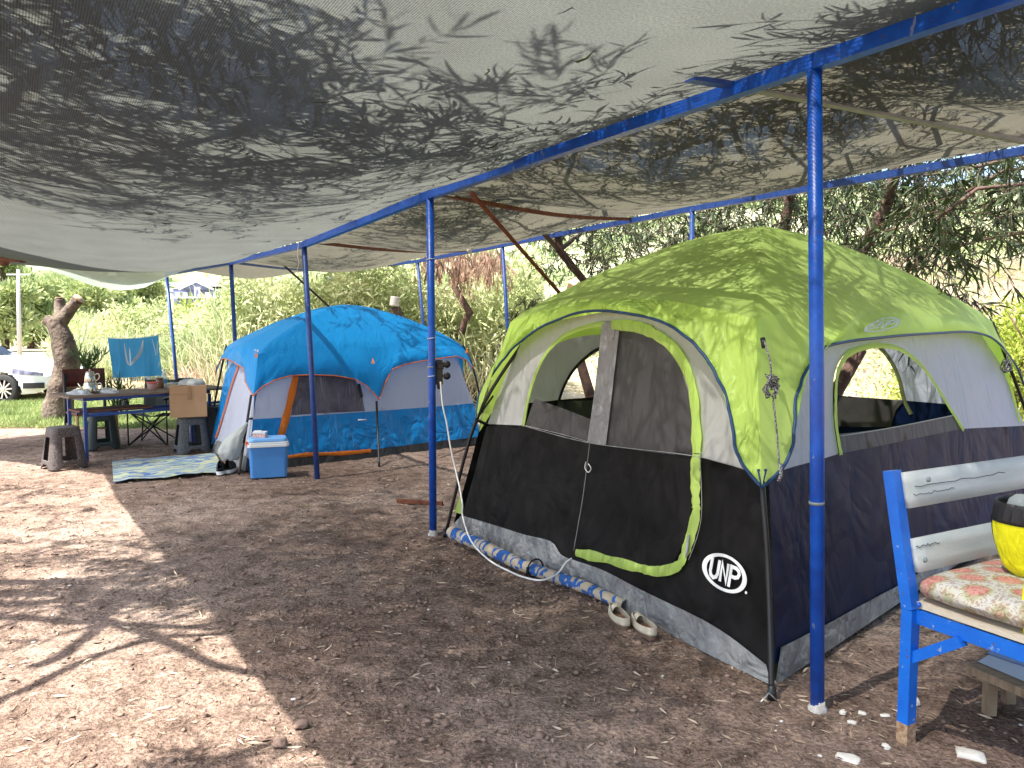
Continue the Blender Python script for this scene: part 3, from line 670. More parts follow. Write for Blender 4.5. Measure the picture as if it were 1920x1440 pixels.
mb = MB(); W.panel(mb, W.px([(1535, 742), (1600, 745), (1697, 750), (1680, 770), (1672, 800), (1530, 800)]), off=-.015, res=.08); mb.build('window_flap', MESH, gt)
# floor
mb = MB(); mb.add([p + Vector((0, 0, .012)) for p in (FR0, RR0, RL0, FL0)], [(0, 1, 2, 3)]); mb.build('floor', BLK, gt)
# ---- fly: domed roof between the four hubs
def dome(hubs, H, e_ab, qpow=1.55, npow=3.2, seed=0):
    a00, a10, a11, a01 = hubs
    def f(u, v):
        a = 2 * u - 1; b = 2 * v - 1
        p = (a00 * (1 - u) * (1 - v) + a10 * u * (1 - v) + a11 * u * v + a01 * (1 - u) * v).copy()
        r = (abs(a) ** npow + abs(b) ** npow) ** (1 / npow); r = min(r, 2 ** (1 / npow)); m = max(abs(a), abs(b))
        z = H * (1 - m ** qpow) * (1 - .10 * (r - m))
        ee = (e_ab[0] if abs(b) > abs(a) else e_ab[1]); mn = min(abs(a), abs(b))
        ee = (e_ab[0] * b * b + e_ab[1] * a * a) / max(1e-6, a * a + b * b)
        z += ee * (1 - (mn / max(m, 1e-6)) ** 2) * m ** 3
        z += .03 * math.sin(math.pi * min(1, mn / max(m, 1e-6))) * -1 * m * (1 - m) * 2
        z += .012 * fbm((u * 3, v * 3, seed), 1, 3) * (1 - m ** 6)
        p.z += z
        if m > .92:      # rounded shoulder
            p.z -= .02 * ((m - .92) / .08) ** 2
        return p
    return f
GD = dome([hFL, hFR, hRR, hRL], .70, (.14, .10), seed=3)
mb = MB(); mb.grid(GD, 72, 72); roof = mb.build('roof_fly', LIME, gt)
def strip(top, bot, out, bulge=.04, flare=.0, n=60, m=12, seed=0, amp=.012, foldk=9):
    """valance between two curves (lists of vectors, same length)"""
    def at(c, u):
        x = u * (len(c) - 1); i = min(int(x), len(c) - 2); return c[i].lerp(c[i + 1], x - i)
    def f(u, v):
        p = at(top, u).lerp(at(bot, u), v); d = bulge * math.sin(math.pi * v) + flare * v; ew = min(1, u * 14, (1 - u) * 14)
        d += amp * noise.noise((u * foldk, v * 1.2, seed)) * min(1, v * 5) + amp * .5 * noise.noise((u * foldk * 3, v * 1.5, seed + 3)) * v
        return p + out * (d * ew)
    return f
def curve_eq(pts, n):
    """resample a list of vectors into n+1 points equally spaced in index"""
    out = []
    for k in range(n + 1):
        x = k / n * (len(pts) - 1); i = min(int(x), len(pts) - 2); out.append(pts[i].lerp(pts[i + 1], x - i))
    return out
outF = (Wf.n if Wf.n.dot(gcen - FR0) < 0 else -Wf.n); outR = (Wr.n if Wr.n.dot(gcen - FR0) < 0 else -Wr.n)
outF = Vector((outF.x, outF.y, 0)).normalized(); outR = Vector((outR.x, outR.y, 0)).normalized()
def onw(W_, px, py, off): 
    u, v = W_.uv(px, py); return W_.o + W_.a * u + W_.b * v + W_.n * off
# front valance
botF = [onw(Wf, x, y, .10) for x, y in [(897, 778), (922, 742), (950, 700), (985, 655), (1030, 622), (1085, 598), (1140, 587), (1200, 592), (1262, 606), (1315, 636), (1352, 676), (1380, 728), (1402, 800), (1418, 868), (1429, 915)]]
n_ = len(botF); topF = [GD(k / (n_ - 1), 0) for k in range(n_)]
botF[0] = P(893, 786, 5.72); botF[-1] = P(1429, 913, 3.50)
fF = strip(bez(topF, 4), bez(botF, 4), outF, bulge=.03, seed=5, amp=.02, foldk=14)
mb = MB(); mb.grid(fF, 110, 10); mb.build('front_valance', LIMEV, gt)
mb = MB(); mb.tube([fF(k / 110, 1.0) + outF * .004 for k in range(111)], .0085, 8); mb.build('piping', PIPE, gt)
botR = [(1429, 913), (1440, 868), (1449, 810), (1460, 745), (1478, 694), (1510, 660), (1560, 645), (1640, 636), (1720, 630), (1790, 627), (1835, 640), (1866, 672), (1895, 722), (1925, 775), (1955, 830)]
botR = [onw(Wr, x, y, .10) for x, y in botR]; botR[0] = P(1429, 913, 3.50)
topR = [GD(1, k / (n_ - 1)) for k in range(n_)]
fR = strip(bez(topR, 4), bez(botR, 4), outR, bulge=.03, seed=9, amp=.02, foldk=12)
mb = MB(); mb.grid(fR, 110, 10); mb.build('side_valance', LIME, gt)
mb = MB(); mb.tube([fR(k / 110, 1.0) + outR * .004 for k in range(111)], .0085, 8); mb.build('piping', PIPE, gt)
def plainval(GDf, W_, out):
    L_ = W_.L
    def f(u, v):
        t = GDf(u); q = abs(2 * u - 1); b = W_.o * (1 - u) + (W_.o + W_.a * L_) * u; b = b + Vector((0, 0, 0)); bz = 1.55 - .75 * q ** 6
        b = b.lerp(t, bz / 1.66); b.z = bz; return t.lerp(b, v) + out * .03 * math.sin(v * math.pi)
    return f
mb = MB(); mb.grid(plainval(lambda u: GD(1 - u, 1), Wb, -outF), 30, 5); mb.build('rear_valance', LIME, gt)
mb = MB(); mb.grid(plainval(lambda u: GD(0, 1 - u), Wl, -outR), 30, 5); mb.build('side_valance', LIME, gt)
# poles
def pole(pts, parent, r=.013, m=POLE):
    mb = MB(); mb.tube(bez(pts, 6), r, 10); return mb.build('pole', m, parent)
fo = G(1447, 1306); pp = pole([fo, P(1441, 1080, 3.40), P(1430, 915, 3.50), P(1431, 860, 3.68), hFR + (gcen - hFR) * .05 + Vector((0, 0, -.12))], gt)
mb = MB(); mb.tube([fo + Vector((0, 0, -.03)), fo + Vector((0, 0, .05))], .02, 8); mb.build('pole_foot', BLACK, pp)
fo2 = G(835, 1004); pp = pole([fo2, P(893, 788, 5.74), hFL + (gcen - hFL) * .04 + Vector((0, 0, -.12))], gt)
mb = MB(); mb.tube([fo2 + Vector((0, 0, -.03)), fo2 + Vector((0, 0, .05))], .02, 8); mb.build('pole_foot', BLACK, pp)
mb = MB(); mb.tube([P(893, 788, 5.73), P(900, 790, 5.76), P(915, 797, 5.84)], .012, 8); mb.tube([P(893, 786, 5.73), P(925, 742, 5.75)], .008, 6); mb.build('pole_clip', BLACK, gt)
pole([RR0 + Vector((.05, -.05, 0)), P(1930, 790, 6.3), hRR + Vector((0, 0, -.02))], gt)
pole([RL0 + Vector((-.05, .05, 0)), hRL], gt)
# corner webbing and peg
mb = MB(); a = P(1427, 905, 3.46); mb.tube([P(1422, 880, 3.5), P(1428, 916, 3.46), P(1436, 880, 3.5)], .007, 8); mb.build('corner_webbing', PIPE, gt)
mb = MB(); mb.add([P(1400, 868, 3.5) * 0 + P(1424, 884, 3.47), P(1434, 884, 3.47), P(1429, 910, 3.44)], [(0, 1, 2)]); mb.build('corner_tab', LIME, gt)
mb = MB(); a = P(858, 962, 5.68); mb.add([P(864, 925, 5.7), P(868, 965, 5.7), P(852, 960, 5.68)], [(0, 1, 2)]); mb.build('corner_tab', LIME, gt)
mb = MB(); p0 = G(1441, 1312); mb.tube([p0 + Vector((-.05, -.05, .015)), p0 + Vector((.0, .0, .03)), p0 + Vector((.05, .01, -.02))], .004, 6); tag(mb.build('tent_peg', mat('steel', (.6, .6, .6), .3, metal=.8)), 'steel wire peg pushed in the dirt at the green tent corner', 'tent peg')
# guy ropes tied in bundles at the hubs
def guy(x0, y0, x1, y1, x2, y2, Y0, Y1, seed):
    rr = random.Random(seed); a = P(x0, y0, Y0); k = P(x1, y1, (Y0 + Y1) / 2 - .03); e = P(x2, y2, Y1) if x2 else None
    mb = MB(); mb.tube(bez([a, a.lerp(k, .5) + Vector((.01, -.01, 0)), k], 4), .0045, 6)
    for i in range(7):
        lp = [k + Vector((rr.uniform(-.022, .022), rr.uniform(-.02, .02), .05 * math.sin(q) - .01 * (i % 2))) + Vector((.018 * math.cos(q), 0, 0)) for q in [j * .9 for j in range(8)]]
        mb.tube(lp, .0045, 5)
    if e is not None: mb.tube(bez([k, k.lerp(e, .5) + Vector((.004, 0, 0)), e], 4), .0045, 6); mb.tube([e + Vector((0, 0, .03)), e + Vector((.008, 0, -.02)), e + Vector((-.006, 0, -.05))], .009, 6)
    return mb.build('guy_rope', CORD, gt)
guy(1432, 637, 1446, 722, 1462, 882, 3.62, 3.45, 1)
mb = MB(); mb.box(P(1447, 742, 3.5), (.018, .012, .05)); mb.build('line_runner', LIME, gt)
guy(1881, 650, 1887, 685, None, None, 6.0, 6.0, 2)
mb = MB(); mb.tube([P(1430, 634, 3.63), P(1433, 652, 3.61)], .012, 8); mb.build('strap_end', BLACK, gt)
# roof emblem on the right side valance
def find(fn, px, py, u0=0, u1=1, v0=0, v1=1):
    best = None
    for i in range(41):
        for j in range(21):
            u = u0 + (u1 - u0) * i / 40; v = v0 + (v1 - v0) * j / 20; x, y = proj(fn(u, v)); d = (x - px) ** 2 + (y - py) ** 2
            if best is None or d < best[0]: best = (d, u, v)
    return best[1], best[2]
def both(u, v): return GD(1 + v, u) if v < 0 else fR(u, min(v, 1))
eu, ev = find(lambda u, v: both(u, v), 1650, 612, .2, .8, -.5, 1)
Pm = both(eu, ev); x0, y0 = proj(Pm)
du = (both(eu + .02, ev) - both(eu - .02, ev)); su = .04 / du.length; dv = both(eu, ev + .05) - both(eu, ev - .05); sv = .1 / dv.length
emblem(None, 0, 0, .235, .15, 0, 0, PRINTG, roof, surf=lambda x, y: both(eu + x * su, ev - y * sv) + outR * .022 + Vector((0, 0, .02)))
# ================================================================ BLUE TENT
BLUF = cloth('blue_fabric', (.010, .30, .70), .4, .34, (.012, .38, .85), wr=.22, wscale=2.6, fine=.3)
BLUW = cloth('blue_wall_fabric', (.006, .27, .68), .35, .25, (.01, .32, .78), wr=1.0, wscale=2.8, stretch=(1, 1, .6), fine=.5, spec=.5)
LILAC = cloth('lilac_grey_fabric', (.72, .74, .85), .5, .42, (.74, .76, .88), wr=.6, wscale=2.6)
ORANGE = cloth('orange_fabric', (.85, .22, .02), .5, .3, wr=.5, wscale=6)
DKBELT = cloth('dark_grey_belt', (.035, .035, .038), .45, .03, wr=.8, wscale=3, fine=.5)
BMESH = cloth('violet_dark_mesh', (.07, .065, .10), .35, .1, wr=.9, wscale=4, spec=.5, col2=(.13, .12, .17))
A0, C0, B0 = G(462, 884), G(902, 832), G(398, 846)
D0 = C0 + (B0 - A0)
bc = (A0 + C0 + B0 + D0) / 4
bt_ = thing('cabin_tent', 'smaller bright blue and lilac cabin tent with orange zip strips behind the cooler box', 'tent', (bc.x, bc.y, 0))
Vf = Wall(A0, C0, .25, 1.38, bc - (A0 + C0) / 2, amp=.02, seed=11); Vl = Wall(A0, B0, .25, 1.38, bc - (A0 + B0) / 2, amp=.015, seed=12)
Vb = Wall(D0, B0, .25, 1.38, bc - (D0 + B0) / 2, seed=13); Vr = Wall(C0, D0, .25, 1.38, bc - (C0 + D0) / 2, seed=14)
W = Vf
mb = MB(); W.panel(mb, W.px([(462, 884), (600, 882), (710, 870), (800, 852), (904, 830), (898, 819), (800, 830), (696, 843), (540, 858), (470, 862)]), off=.012); tag(mb.build('ground_skirt', DKBELT, bt_), 'dark belt along the front wall')
mb = MB(); W.panel(mb, W.px([(468, 866), (474, 786), (525, 783), (690, 772), (820, 762), (888, 756), (902, 822), (800, 834), (696, 846), (545, 862)]), res=.09); tag(mb.build('wall', BLUW, bt_), 'blue lower front wall')
mb = MB(); W.panel(mb, W.px([(474, 786), (492, 676), (600, 690), (700, 690), (780, 672), (852, 664), (888, 756), (820, 762), (690, 772), (525, 783)]), res=.09); tag(mb.build('wall', LILAC, bt_), 'lilac upper front wall')
mb = MB(); W.panel(mb, W.px([(555, 705), (620, 703), (665, 712), (678, 735), (684, 771), (600, 775), (545, 779)]), off=.01); mb.build('window', BMESH, bt_)
mb = MB(); W.ribbon(mb, W.px([(553, 706), (545, 742), (535, 785), (526, 818)], 5), .09, .02, rag=.3); mb.build('zip_strip', ORANGE, bt_)
mb = MB(); W.ribbon(mb, W.px([(538, 857), (580, 852), (640, 850), (693, 845)], 5), .05, .035, rag=.5); mb.build('zip_strip', ORANGE, bt_)
mb = MB(); W.ribbon(mb, W.px([(672, 720), (678, 745)], 5), .04, .02); mb.build('window_tie', BLACK, bt_)
mb = MB(); q = W.px([(670, 788), (686, 787)]); mb.tube([W.pt(u, v, .02) for u, v in q], .008, 6); mb.build('small_label', WHITE, bt_)
W = Vl
mb = MB(); W.panel(mb, W.px([(462, 884), (440, 870), (398, 846), (404, 830), (412, 826), (445, 845), (466, 858)]), off=.012); mb.build('ground_skirt', TARPG, bt_)
mb = MB(); W.panel(mb, W.px([(404, 832), (432, 655), (484, 655), (470, 862), (445, 848), (412, 828)])); tag(mb.build('wall', LILAC, bt_), 'lilac left wall')
mb = MB(); W.panel(mb, W.px([(396, 838), (410, 770), (424, 700), (438, 680), (450, 681), (440, 712), (425, 760), (408, 822)]), off=.01); tag(mb.build('wall_flap', BLUW, bt_), 'blue edge of the left wall')
mb = MB(); W.ribbon(mb, W.px([(452, 680), (441, 712), (428, 755), (412, 810), (408, 820)], 5), .05, .016); mb.build('zip_strip', ORANGE, bt_)
for W, nm in ((Vb, 1), (Vr, 2)):
    mb = MB(); W.panel(mb, [(0, 0), (W.L, 0), (W.L - .15, .75), (.15, .75)], res=.15); mb.build('wall', BLUW, bt_)
    mb = MB(); W.panel(mb, [(.15, .75), (W.L - .15, .75), (W.L - .3, 1.4), (.3, 1.4)], res=.15); mb.build('wall', LILAC, bt_)
hA, hC, hB = P(484, 660, 8.85), P(868, 647, 10.75), P(424, 648, 10.2); hD = hC + (hB - hA); hD.z = hC.z
BDm = dome([hA, hC, hD, hB], .56, (.03, .05), qpow=1.7, seed=8)
mb = MB(); mb.grid(BDm, 60, 60); mb.build('roof_fly', BLUF, bt_)
def outer(W_, c): 
    o = Vector((W_.n.x, W_.n.y, 0)).normalized(); return o if o.dot(c - W_.o) < 0 else -o
oF, oL = outer(Vf, bc), outer(Vl, bc)
bot = [onw(Vf, x, y, .07) for x, y in [(471, 743), (488, 727), (510, 714), (540, 706), (580, 704), (625, 706), (660, 712), (684, 726), (706, 750), (716, 722), (730, 694), (755, 684), (800, 676), (850, 669), (868, 676), (884, 694)]]
nb = len(bot); topb = [BDm(k / (nb - 1), 0) for k in range(nb)]
fB = strip(topb, bot, oF, bulge=.04, seed=21, amp=.03, foldk=9)
mb = MB(); mb.grid(fB, 120, 10); mb.build('front_valance', BLUF, bt_)
mb = MB(); mb.tube([fB(k / 120, 1) + oF * .004 for k in range(121)], .007, 6); mb.build('piping', ORANGE, bt_)
bot = [onw(Vl, x, y, .06) for x, y in [(471, 743), (469, 715), (466, 695), (455, 685), (440, 677), (428, 674), (420, 680), (413, 705)]]
bot[0] = fB(0, 1); topb = [BDm(0, k / 7) for k in range(8)]
fB2 = strip(bez(topb, 3), bez(bot, 3), oL, bulge=.02, seed=22, amp=.02)
mb = MB(); mb.grid(fB2, 40, 8); mb.build('side_valance', BLUF, bt_)
mb = MB(); mb.tube([fB2(k / 60, 1) for k in range(61)], .007, 6); mb.build('piping', ORANGE, bt_)
def dropv(f): return lambda u, v: f(u) - Vector((0, 0, .12 + .4 * abs(2 * u - 1) ** 6)) * v
mb = MB(); mb.grid(dropv(lambda u: BDm(1, u)), 20, 3); mb.build('side_valance', BLUF, bt_)
mb = MB(); mb.grid(dropv(lambda u: BDm(u, 1)), 20, 3); mb.build('rear_valance', BLUF, bt_)
mb = MB(); mb.add([hC, P(872, 668, 10.7), P(886, 700, 10.75), P(880, 668, 10.8)], [(0, 1, 2, 3)]); mb.build('corner_tab', BLUF, bt_)
for pts in ([G(448, 890), P(462, 800, 8.6), P(471, 740, 8.68)], [G(711, 874), P(708, 800, 9.2), P(706, 752, 9.24)], [G(905, 835) + Vector((.1, 0, 0)), P(890, 700, 10.8), hC],
            [G(392, 840), P(402, 760, 10.2), hB], [D0, hD]): pole(pts, bt_, .014)
for a, b, r in ((P(404, 768, 10.1), P(415, 769, 10.0), .01), (P(884, 752, 10.7), P(898, 758, 10.7), .01), (P(464, 785, 8.6), P(474, 785, 8.62), .014)):
    mb = MB(); mb.tube([a, b], r, 6); mb.build('pole_clip', BLACK, bt_)
for x, y, Y in ((482, 664, 8.7), (700, 676, 9.1), (875, 657, 10.7)):
    c = P(x, y, Y); mb = MB(); mb.add([c + Vector((0, -.03, .035)), c + Vector((-.018, -.04, -.035)), c + Vector((.022, -.04, -.03))], [(0, 1, 2)]); mb.build('hub_tab', ORANGE, bt_)
mb = MB(); mb.add([p + Vector((0, 0, .012)) for p in (A0, C0, D0, B0)], [(0, 1, 2, 3)]); mb.build('floor', DKBELT, bt_)
# ================================================================ ROLLED MAT, CLOGS, CABLE, ROD
def stripe_mat(name, cols, scale, thr, rough=.7, axis='X', weave=120, alpha=None, noisy=.25, bandd=1.0):
    m = bpy.data.materials.new(name); m.use_nodes = True; t = m.node_tree; N = t.nodes; L = t.links; b = N['Principled BSDF']; b.inputs['Roughness'].default_value = rough
    tc = N.new('ShaderNodeTexCoord'); sp = N.new('ShaderNodeSeparateXYZ'); L.new(tc.outputs['UV'], sp.inputs[0])
    mp = N.new('ShaderNodeMapping'); mp.inputs['Scale'].default_value = (scale, scale * bandd, 1); L.new(tc.outputs['UV'], mp.inputs[0])
    nz = N.new('ShaderNodeTexNoise'); nz.inputs['Scale'].default_value = 1; nz.inputs['Detail'].default_value = 3; L.new(mp.outputs[0], nz.inputs['Vector'])
    rp = N.new('ShaderNodeValToRGB'); rp.color_ramp.interpolation = 'CONSTANT'; e = rp.color_ramp.elements
    while len(e) < len(cols): e.new(.5)
    for k, (p, c) in enumerate(zip(thr, cols)): e[k].position = p; e[k].color = (*c, 1)
    L.new(nz.outputs[0], rp.inputs[0]); L.new(rp.outputs[0], b.inputs['Base Color'])
    w1 = N.new('ShaderNodeTexWave'); w1.inputs['Scale'].default_value = weave; w1.bands_direction = 'X'; w2 = N.new('ShaderNodeTexWave'); w2.inputs['Scale'].default_value = weave; w2.bands_direction = 'Y'
    for q in (w1, w2): L.new(tc.outputs['UV'], q.inputs['Vector'])
    ad = N.new('ShaderNodeMath'); L.new(w1.outputs[1], ad.inputs[0]); L.new(w2.outputs[1], ad.inputs[1])
    bp = N.new('ShaderNodeBump'); bp.inputs['Strength'].default_value = .6; bp.inputs['Distance'].default_value = .003; L.new(ad.outputs[0], bp.inputs['Height']); L.new(bp.outputs[0], b.inputs['Normal'])
    return m
def uvgrid(o, nu, nv, us, vs):
    me = o.data; uvl = me.uv_layers.new(name='UVMap'); idx = np.zeros(len(me.loops), np.int32); me.loops.foreach_get('vertex_index', idx)
    uvl.data.foreach_set('uv', np.stack([(idx % (nu + 1)) / nu * us, (idx // (nu + 1)) / nv * vs], 1).reshape(-1).astype(np.float32)); return o
MATR = stripe_mat('straw_mat_blue', [(.52, .44, .32), (.02, .12, .42), (.55, .47, .34), (.03, .15, .45)], 1.6, [0, .47, .56, .68], weave=60, bandd=6.0)
ma, mz = G(848, 1014) + Vector((0, 0, .065)), G(1168, 1150) + Vector((0, 0, .042))
ax_ = (mz - ma); Lm = ax_.length; ax_.normalize(); sdm = ax_.cross(Vector((0, 0, 1))).normalized()
def rollf(u, v):
    c = ma.lerp(mz, v); c.z += .012 * math.sin(v * 9) * math.sin(math.pi * v) ; c += sdm * .02 * math.sin(v * 5)
    a = u * 2 * math.pi * 2.25; r = (.054 - .018 * v) * (1 - .16 * u) + .003 * noise.noise((v * 8, u * 5, 1))
    return c + sdm * (r * math.cos(a)) + Vector((0, 0, r * .92 * math.sin(a)))
mb = MB(); mb.grid(rollf, 64, 60); o = uvgrid(mb.build('rolled_mat', MATR), 64, 60, 1.2, Lm)
tag(o, 'long rolled straw mat in beige and blue lying along the green tent front', 'mat')
mb = MB(); q = .56; c = ma.lerp(mz, q)
lp = [c + sdm * (.062 * math.cos(a)) + Vector((0, 0, .06 * math.sin(a))) for a in [k * .5 for k in range(14)]]
mb.tube(lp, .006, 6); mb.tube([c + sdm * .065 + Vector((0, 0, .02)), c + sdm * .075 + Vector((0, 0, -.05))], .007, 6); mb.build('tie_strap', BLACK, o)
def rope(name, pts, r, m, lab, cat, n=6):
    mb = MB(); mb.tube(bez(pts, 8), r, n); return tag(mb.build(name, m), lab, cat)
rope('extension_cable', [P(826, 716, 5.86), P(830, 759, 5.85), P(838, 796, 5.84), P(845, 840, 5.82), P(857, 893, 5.75), P(862, 915, 5.7), P(867, 945, 5.62), P(868, 970, 5.5), P(884, 1015, 5.2), P(917, 1050, 4.95), P(957, 1072, 4.78), P(985, 1083, 4.66), P(1011, 1088, 4.58), P(1030, 1084, 4.6), P(1048, 1073, 4.66), P(1062, 1054, 4.72), P(1083, 1041, 4.78)],
     .006, WIRE, 'long white cable hanging from the second post and looping over the rolled mat', 'cable')
# box with two round plugs on post 2
gb = thing('socket_box', 'black box with two round knobs fixed to the second blue post', 'box', P(824, 698, 5.95))
mb = MB(); c = P(824, 698, 5.96); mb.box(c, (.055, .06, .19)); mb.box(c + Vector((.012, -.01, .05)), (.05, .05, .05)); mb.box(c + Vector((0, .0, -.11)), (.035, .04, .04)); mb.build('body', BLACK, gb, bevel=.006)
for dy in (-14, 8):
    mb = MB(); k = P(838, 697 + dy, 5.94); c2 = P(828, 697 + dy, 5.95); mb.tube([c2, k], .006, 8)
    mb.lathe([(.004, -.02), (.02, -.018), (.0285, -.008), (.0285, .01), (.018, .018), (.003, .019)], k, 20, Matrix.Rotation(R(90), 3, 'X')); mb.build('knob', BLACK, gb)
mb = MB(); a, b = G(745, 943), G(830, 948); mb.bar(a + Vector((0, 0, .02)), b + Vector((0, 0, .02)), .035, .035); tag(mb.build('iron_bar', RUST), 'short rusty red iron bar lying on the dirt behind the second post', 'bar')
CLOG = mat('cream_leather', (.50, .44, .33), .6, (.58, .52, .41), nscale=20, bump=.2, bscale=60); INSO = mat('tan_insole', (.27, .15, .085), .7, (.34, .2, .12), nscale=18); SOLE = mat('brown_sole', (.10, .06, .04), .7)
def clog(px, py, ang, lab):
    c = G(px, py); t = thing('clog', lab, 'shoe', c, ang, 'pair of clogs beside the rolled mat')
    def w(y): s_ = (y + .12) / .24; return .040 * (1 - .25 * abs(s_ - .35)) * (math.sin(math.pi * min(1, max(0, s_ * .94 + .03))) ** .35)
    n = 28; ring = lambda k, z, s=1: Vector((w(-.12 + .24 * (.5 - .5 * math.cos(k / n * 2 * math.pi))) * s * (1 if k < n / 2 else -1) if 0 < k < n and k != n // 2 else 0, (-.12 + .24 * (.5 - .5 * math.cos(k / n * 2 * math.pi))) * (s * .2 + .8), z))
    zs = lambda k: .5 - .5 * math.cos(k / n * 2 * math.pi)
    # sole with wedge heel
    mb = MB(); vs = [ring(k, .003) for k in range(n)] + [ring(k, .040 - .018 * zs(k), 1.03) for k in range(n)]
    mb.add(vs, [(k, (k + 1) % n, n + (k + 1) % n, n + k) for k in range(n)] + [tuple(range(n, 2 * n))], True); so_ = mb.build('sole', SOLE, t, world=False)
    mb = MB(); vs = [ring(k, .042 - .018 * zs(k), .93) for k in range(n)]; mb.add(vs, [tuple(range(n))]); mb.build('insole', INSO, t, world=False)
    # upper: low wall round the heel, closed toe cap
    mb = MB(); rows = []
    m = 6
    for j in range(m + 1):
        h = j / m
        for k in range(n):
            base = ring(k, .022 - .010 * zs(k), 1.05); s_ = zs(k); H = .030 + .030 * max(0, s_ - .45) * 1.6 + .014 * (1 - s_) ** 2
            tuck = 1 - (.10 + .55 * max(0, s_ - .55)) * h ** 2
            rows.append(Vector((base.x * tuck, base.y * (1 - .10 * h * (s_ > .5)), base.z + H * math.sin(h * math.pi / 2) + .006)))
    fs = [(j * n + k, j * n + (k + 1) % n, (j + 1) * n + (k + 1) % n, (j + 1) * n + k) for j in range(m) for k in range(n)]
    mb.add(rows, fs, True)
    # toe bridge
    def br(u, v):
        a = (u - .5) * 2; y = .035 + .075 * v; ww = w(y) * .98; hh = .058 + .012 * math.sin(v * math.pi) - .020 * v
        return Vector((a * ww, y, .020 + hh * (1 - abs(a) ** 2.4)))
    mb.grid(br, 12, 8); mb.build('upper', CLOG, t, world=False, solid=.003)
    return t
clog(1160, 1168, R(12), 'cream leather clog with brown insole, the one nearer the rolled mat')
clog(1206, 1186, R(16), 'cream leather clog with brown insole, the one nearer the tent corner')
# ================================================================ COOLER, MAT, SHOES
CBLUE = mat('cooler_blue', (.06, .24, .60), .45, (.075, .26, .62), nscale=6, bump=.05, bscale=200); CWH = mat('cooler_white', (.72, .76, .78), .45); CLID = mat('cooler_lid_blue', (.16, .38, .72), .45); ORG = mat('orange_plastic', (.75, .14, .04), .4)
c = G(504, 892); cz = thing('cooler_box', 'blue cooler box with white rim and lid standing before the blue tent', 'cooler', c, R(19))
def rbox(mb, z0, z1, wx, wy, r=.03, tp=1.0, n=5, c=(0, 0)):
    pts = []
    for (sx, sy, a0) in ((1, 1, 0), (-1, 1, 90), (-1, -1, 180), (1, -1, 270)):
        for k in range(n + 1):
            a = R(a0 + 90 * k / n); pts.append((sx * (wx / 2 - r) + r * math.cos(a), sy * (wy / 2 - r) + r * math.sin(a)))
    m = len(pts); vs = [Vector((x * (1 if z == z0 else tp) + c[0], y * (1 if z == z0 else tp) + c[1], z)) for z in (z0, z1) for x, y in pts]
    mb.add(vs, [tuple(range(m - 1, -1, -1)), tuple(range(m, 2 * m))] + [(i, (i + 1) % m, m + (i + 1) % m, m + i) for i in range(m)]); return mb
mb = MB(); rbox(mb, 0, .33, .375, .25, .035, 1.07); mb.build('body', CBLUE, cz, world=False, bevel=.008)
mb = MB(); rbox(mb, .332, .362, .43, .295, .04); rbox(mb, .364, .385, .415, .28, .04); mb.build('rim', CWH, cz, world=False, bevel=.004)
mb = MB(); rbox(mb, .387, .425, .405, .27, .05, .93); mb.build('lid', CLID, cz, world=False, bevel=.01)
mb = MB(); mb.box((-.222, 0, .36), (.018, .05, .05)); mb.box((-.216, -.12, .385), (.03, .02, .03)); mb.build('handle', ORG, cz, world=False, bevel=.004)
bx = thing('small_carton', 'small pink and white carton lying on the cooler lid', 'carton', c + Vector((-.075, -.03, .427)), R(5))
mb = MB(); rbox(mb, 0, .045, .135, .09, .008); mb.build('body', mat('pink_print', (.62, .30, .26), .5, (.75, .6, .55), nscale=60, contrast=.2), bx, world=False)
mb = MB(); rbox(mb, .0455, .06, .14, .095, .008); rbox(mb, .0605, .07, .08, .05, .008, c=(-.02, 0)); mb.build('lid', CWH, bx, world=False)
MATF = stripe_mat('striped_mat', [(.40, .52, .38), (.08, .17, .44), (.55, .60, .38), (.11, .24, .52), (.46, .56, .38)], 1.1, [0, .38, .46, .56, .64], weave=50, bandd=11.0)
q = [G(210, 868), G(213, 909), G(424, 888), G(402, 852)]
def mf(u, v): p = q[1].lerp(q[2], u).lerp(q[0].lerp(q[3], u), v); p.z = .022 + .012 * fbm((u * 5, v * 3, 1), 1.4, 2) + (.018 * max(0, .1 - v) * 10 * abs(math.sin(u * 7))); return p
mb = MB(); mb.grid(mf, 60, 20); tag(uvgrid(mb.build('striped_mat', MATF), 60, 20, 2.2, 1.0), 'flat green, white and blue striped straw mat on the dirt before the table', 'mat')
SHB = mat('black_knit', (.015, .015, .016), .7, (.04, .04, .04), nscale=60); SHW = mat('white_sole', (.6, .6, .58), .5)
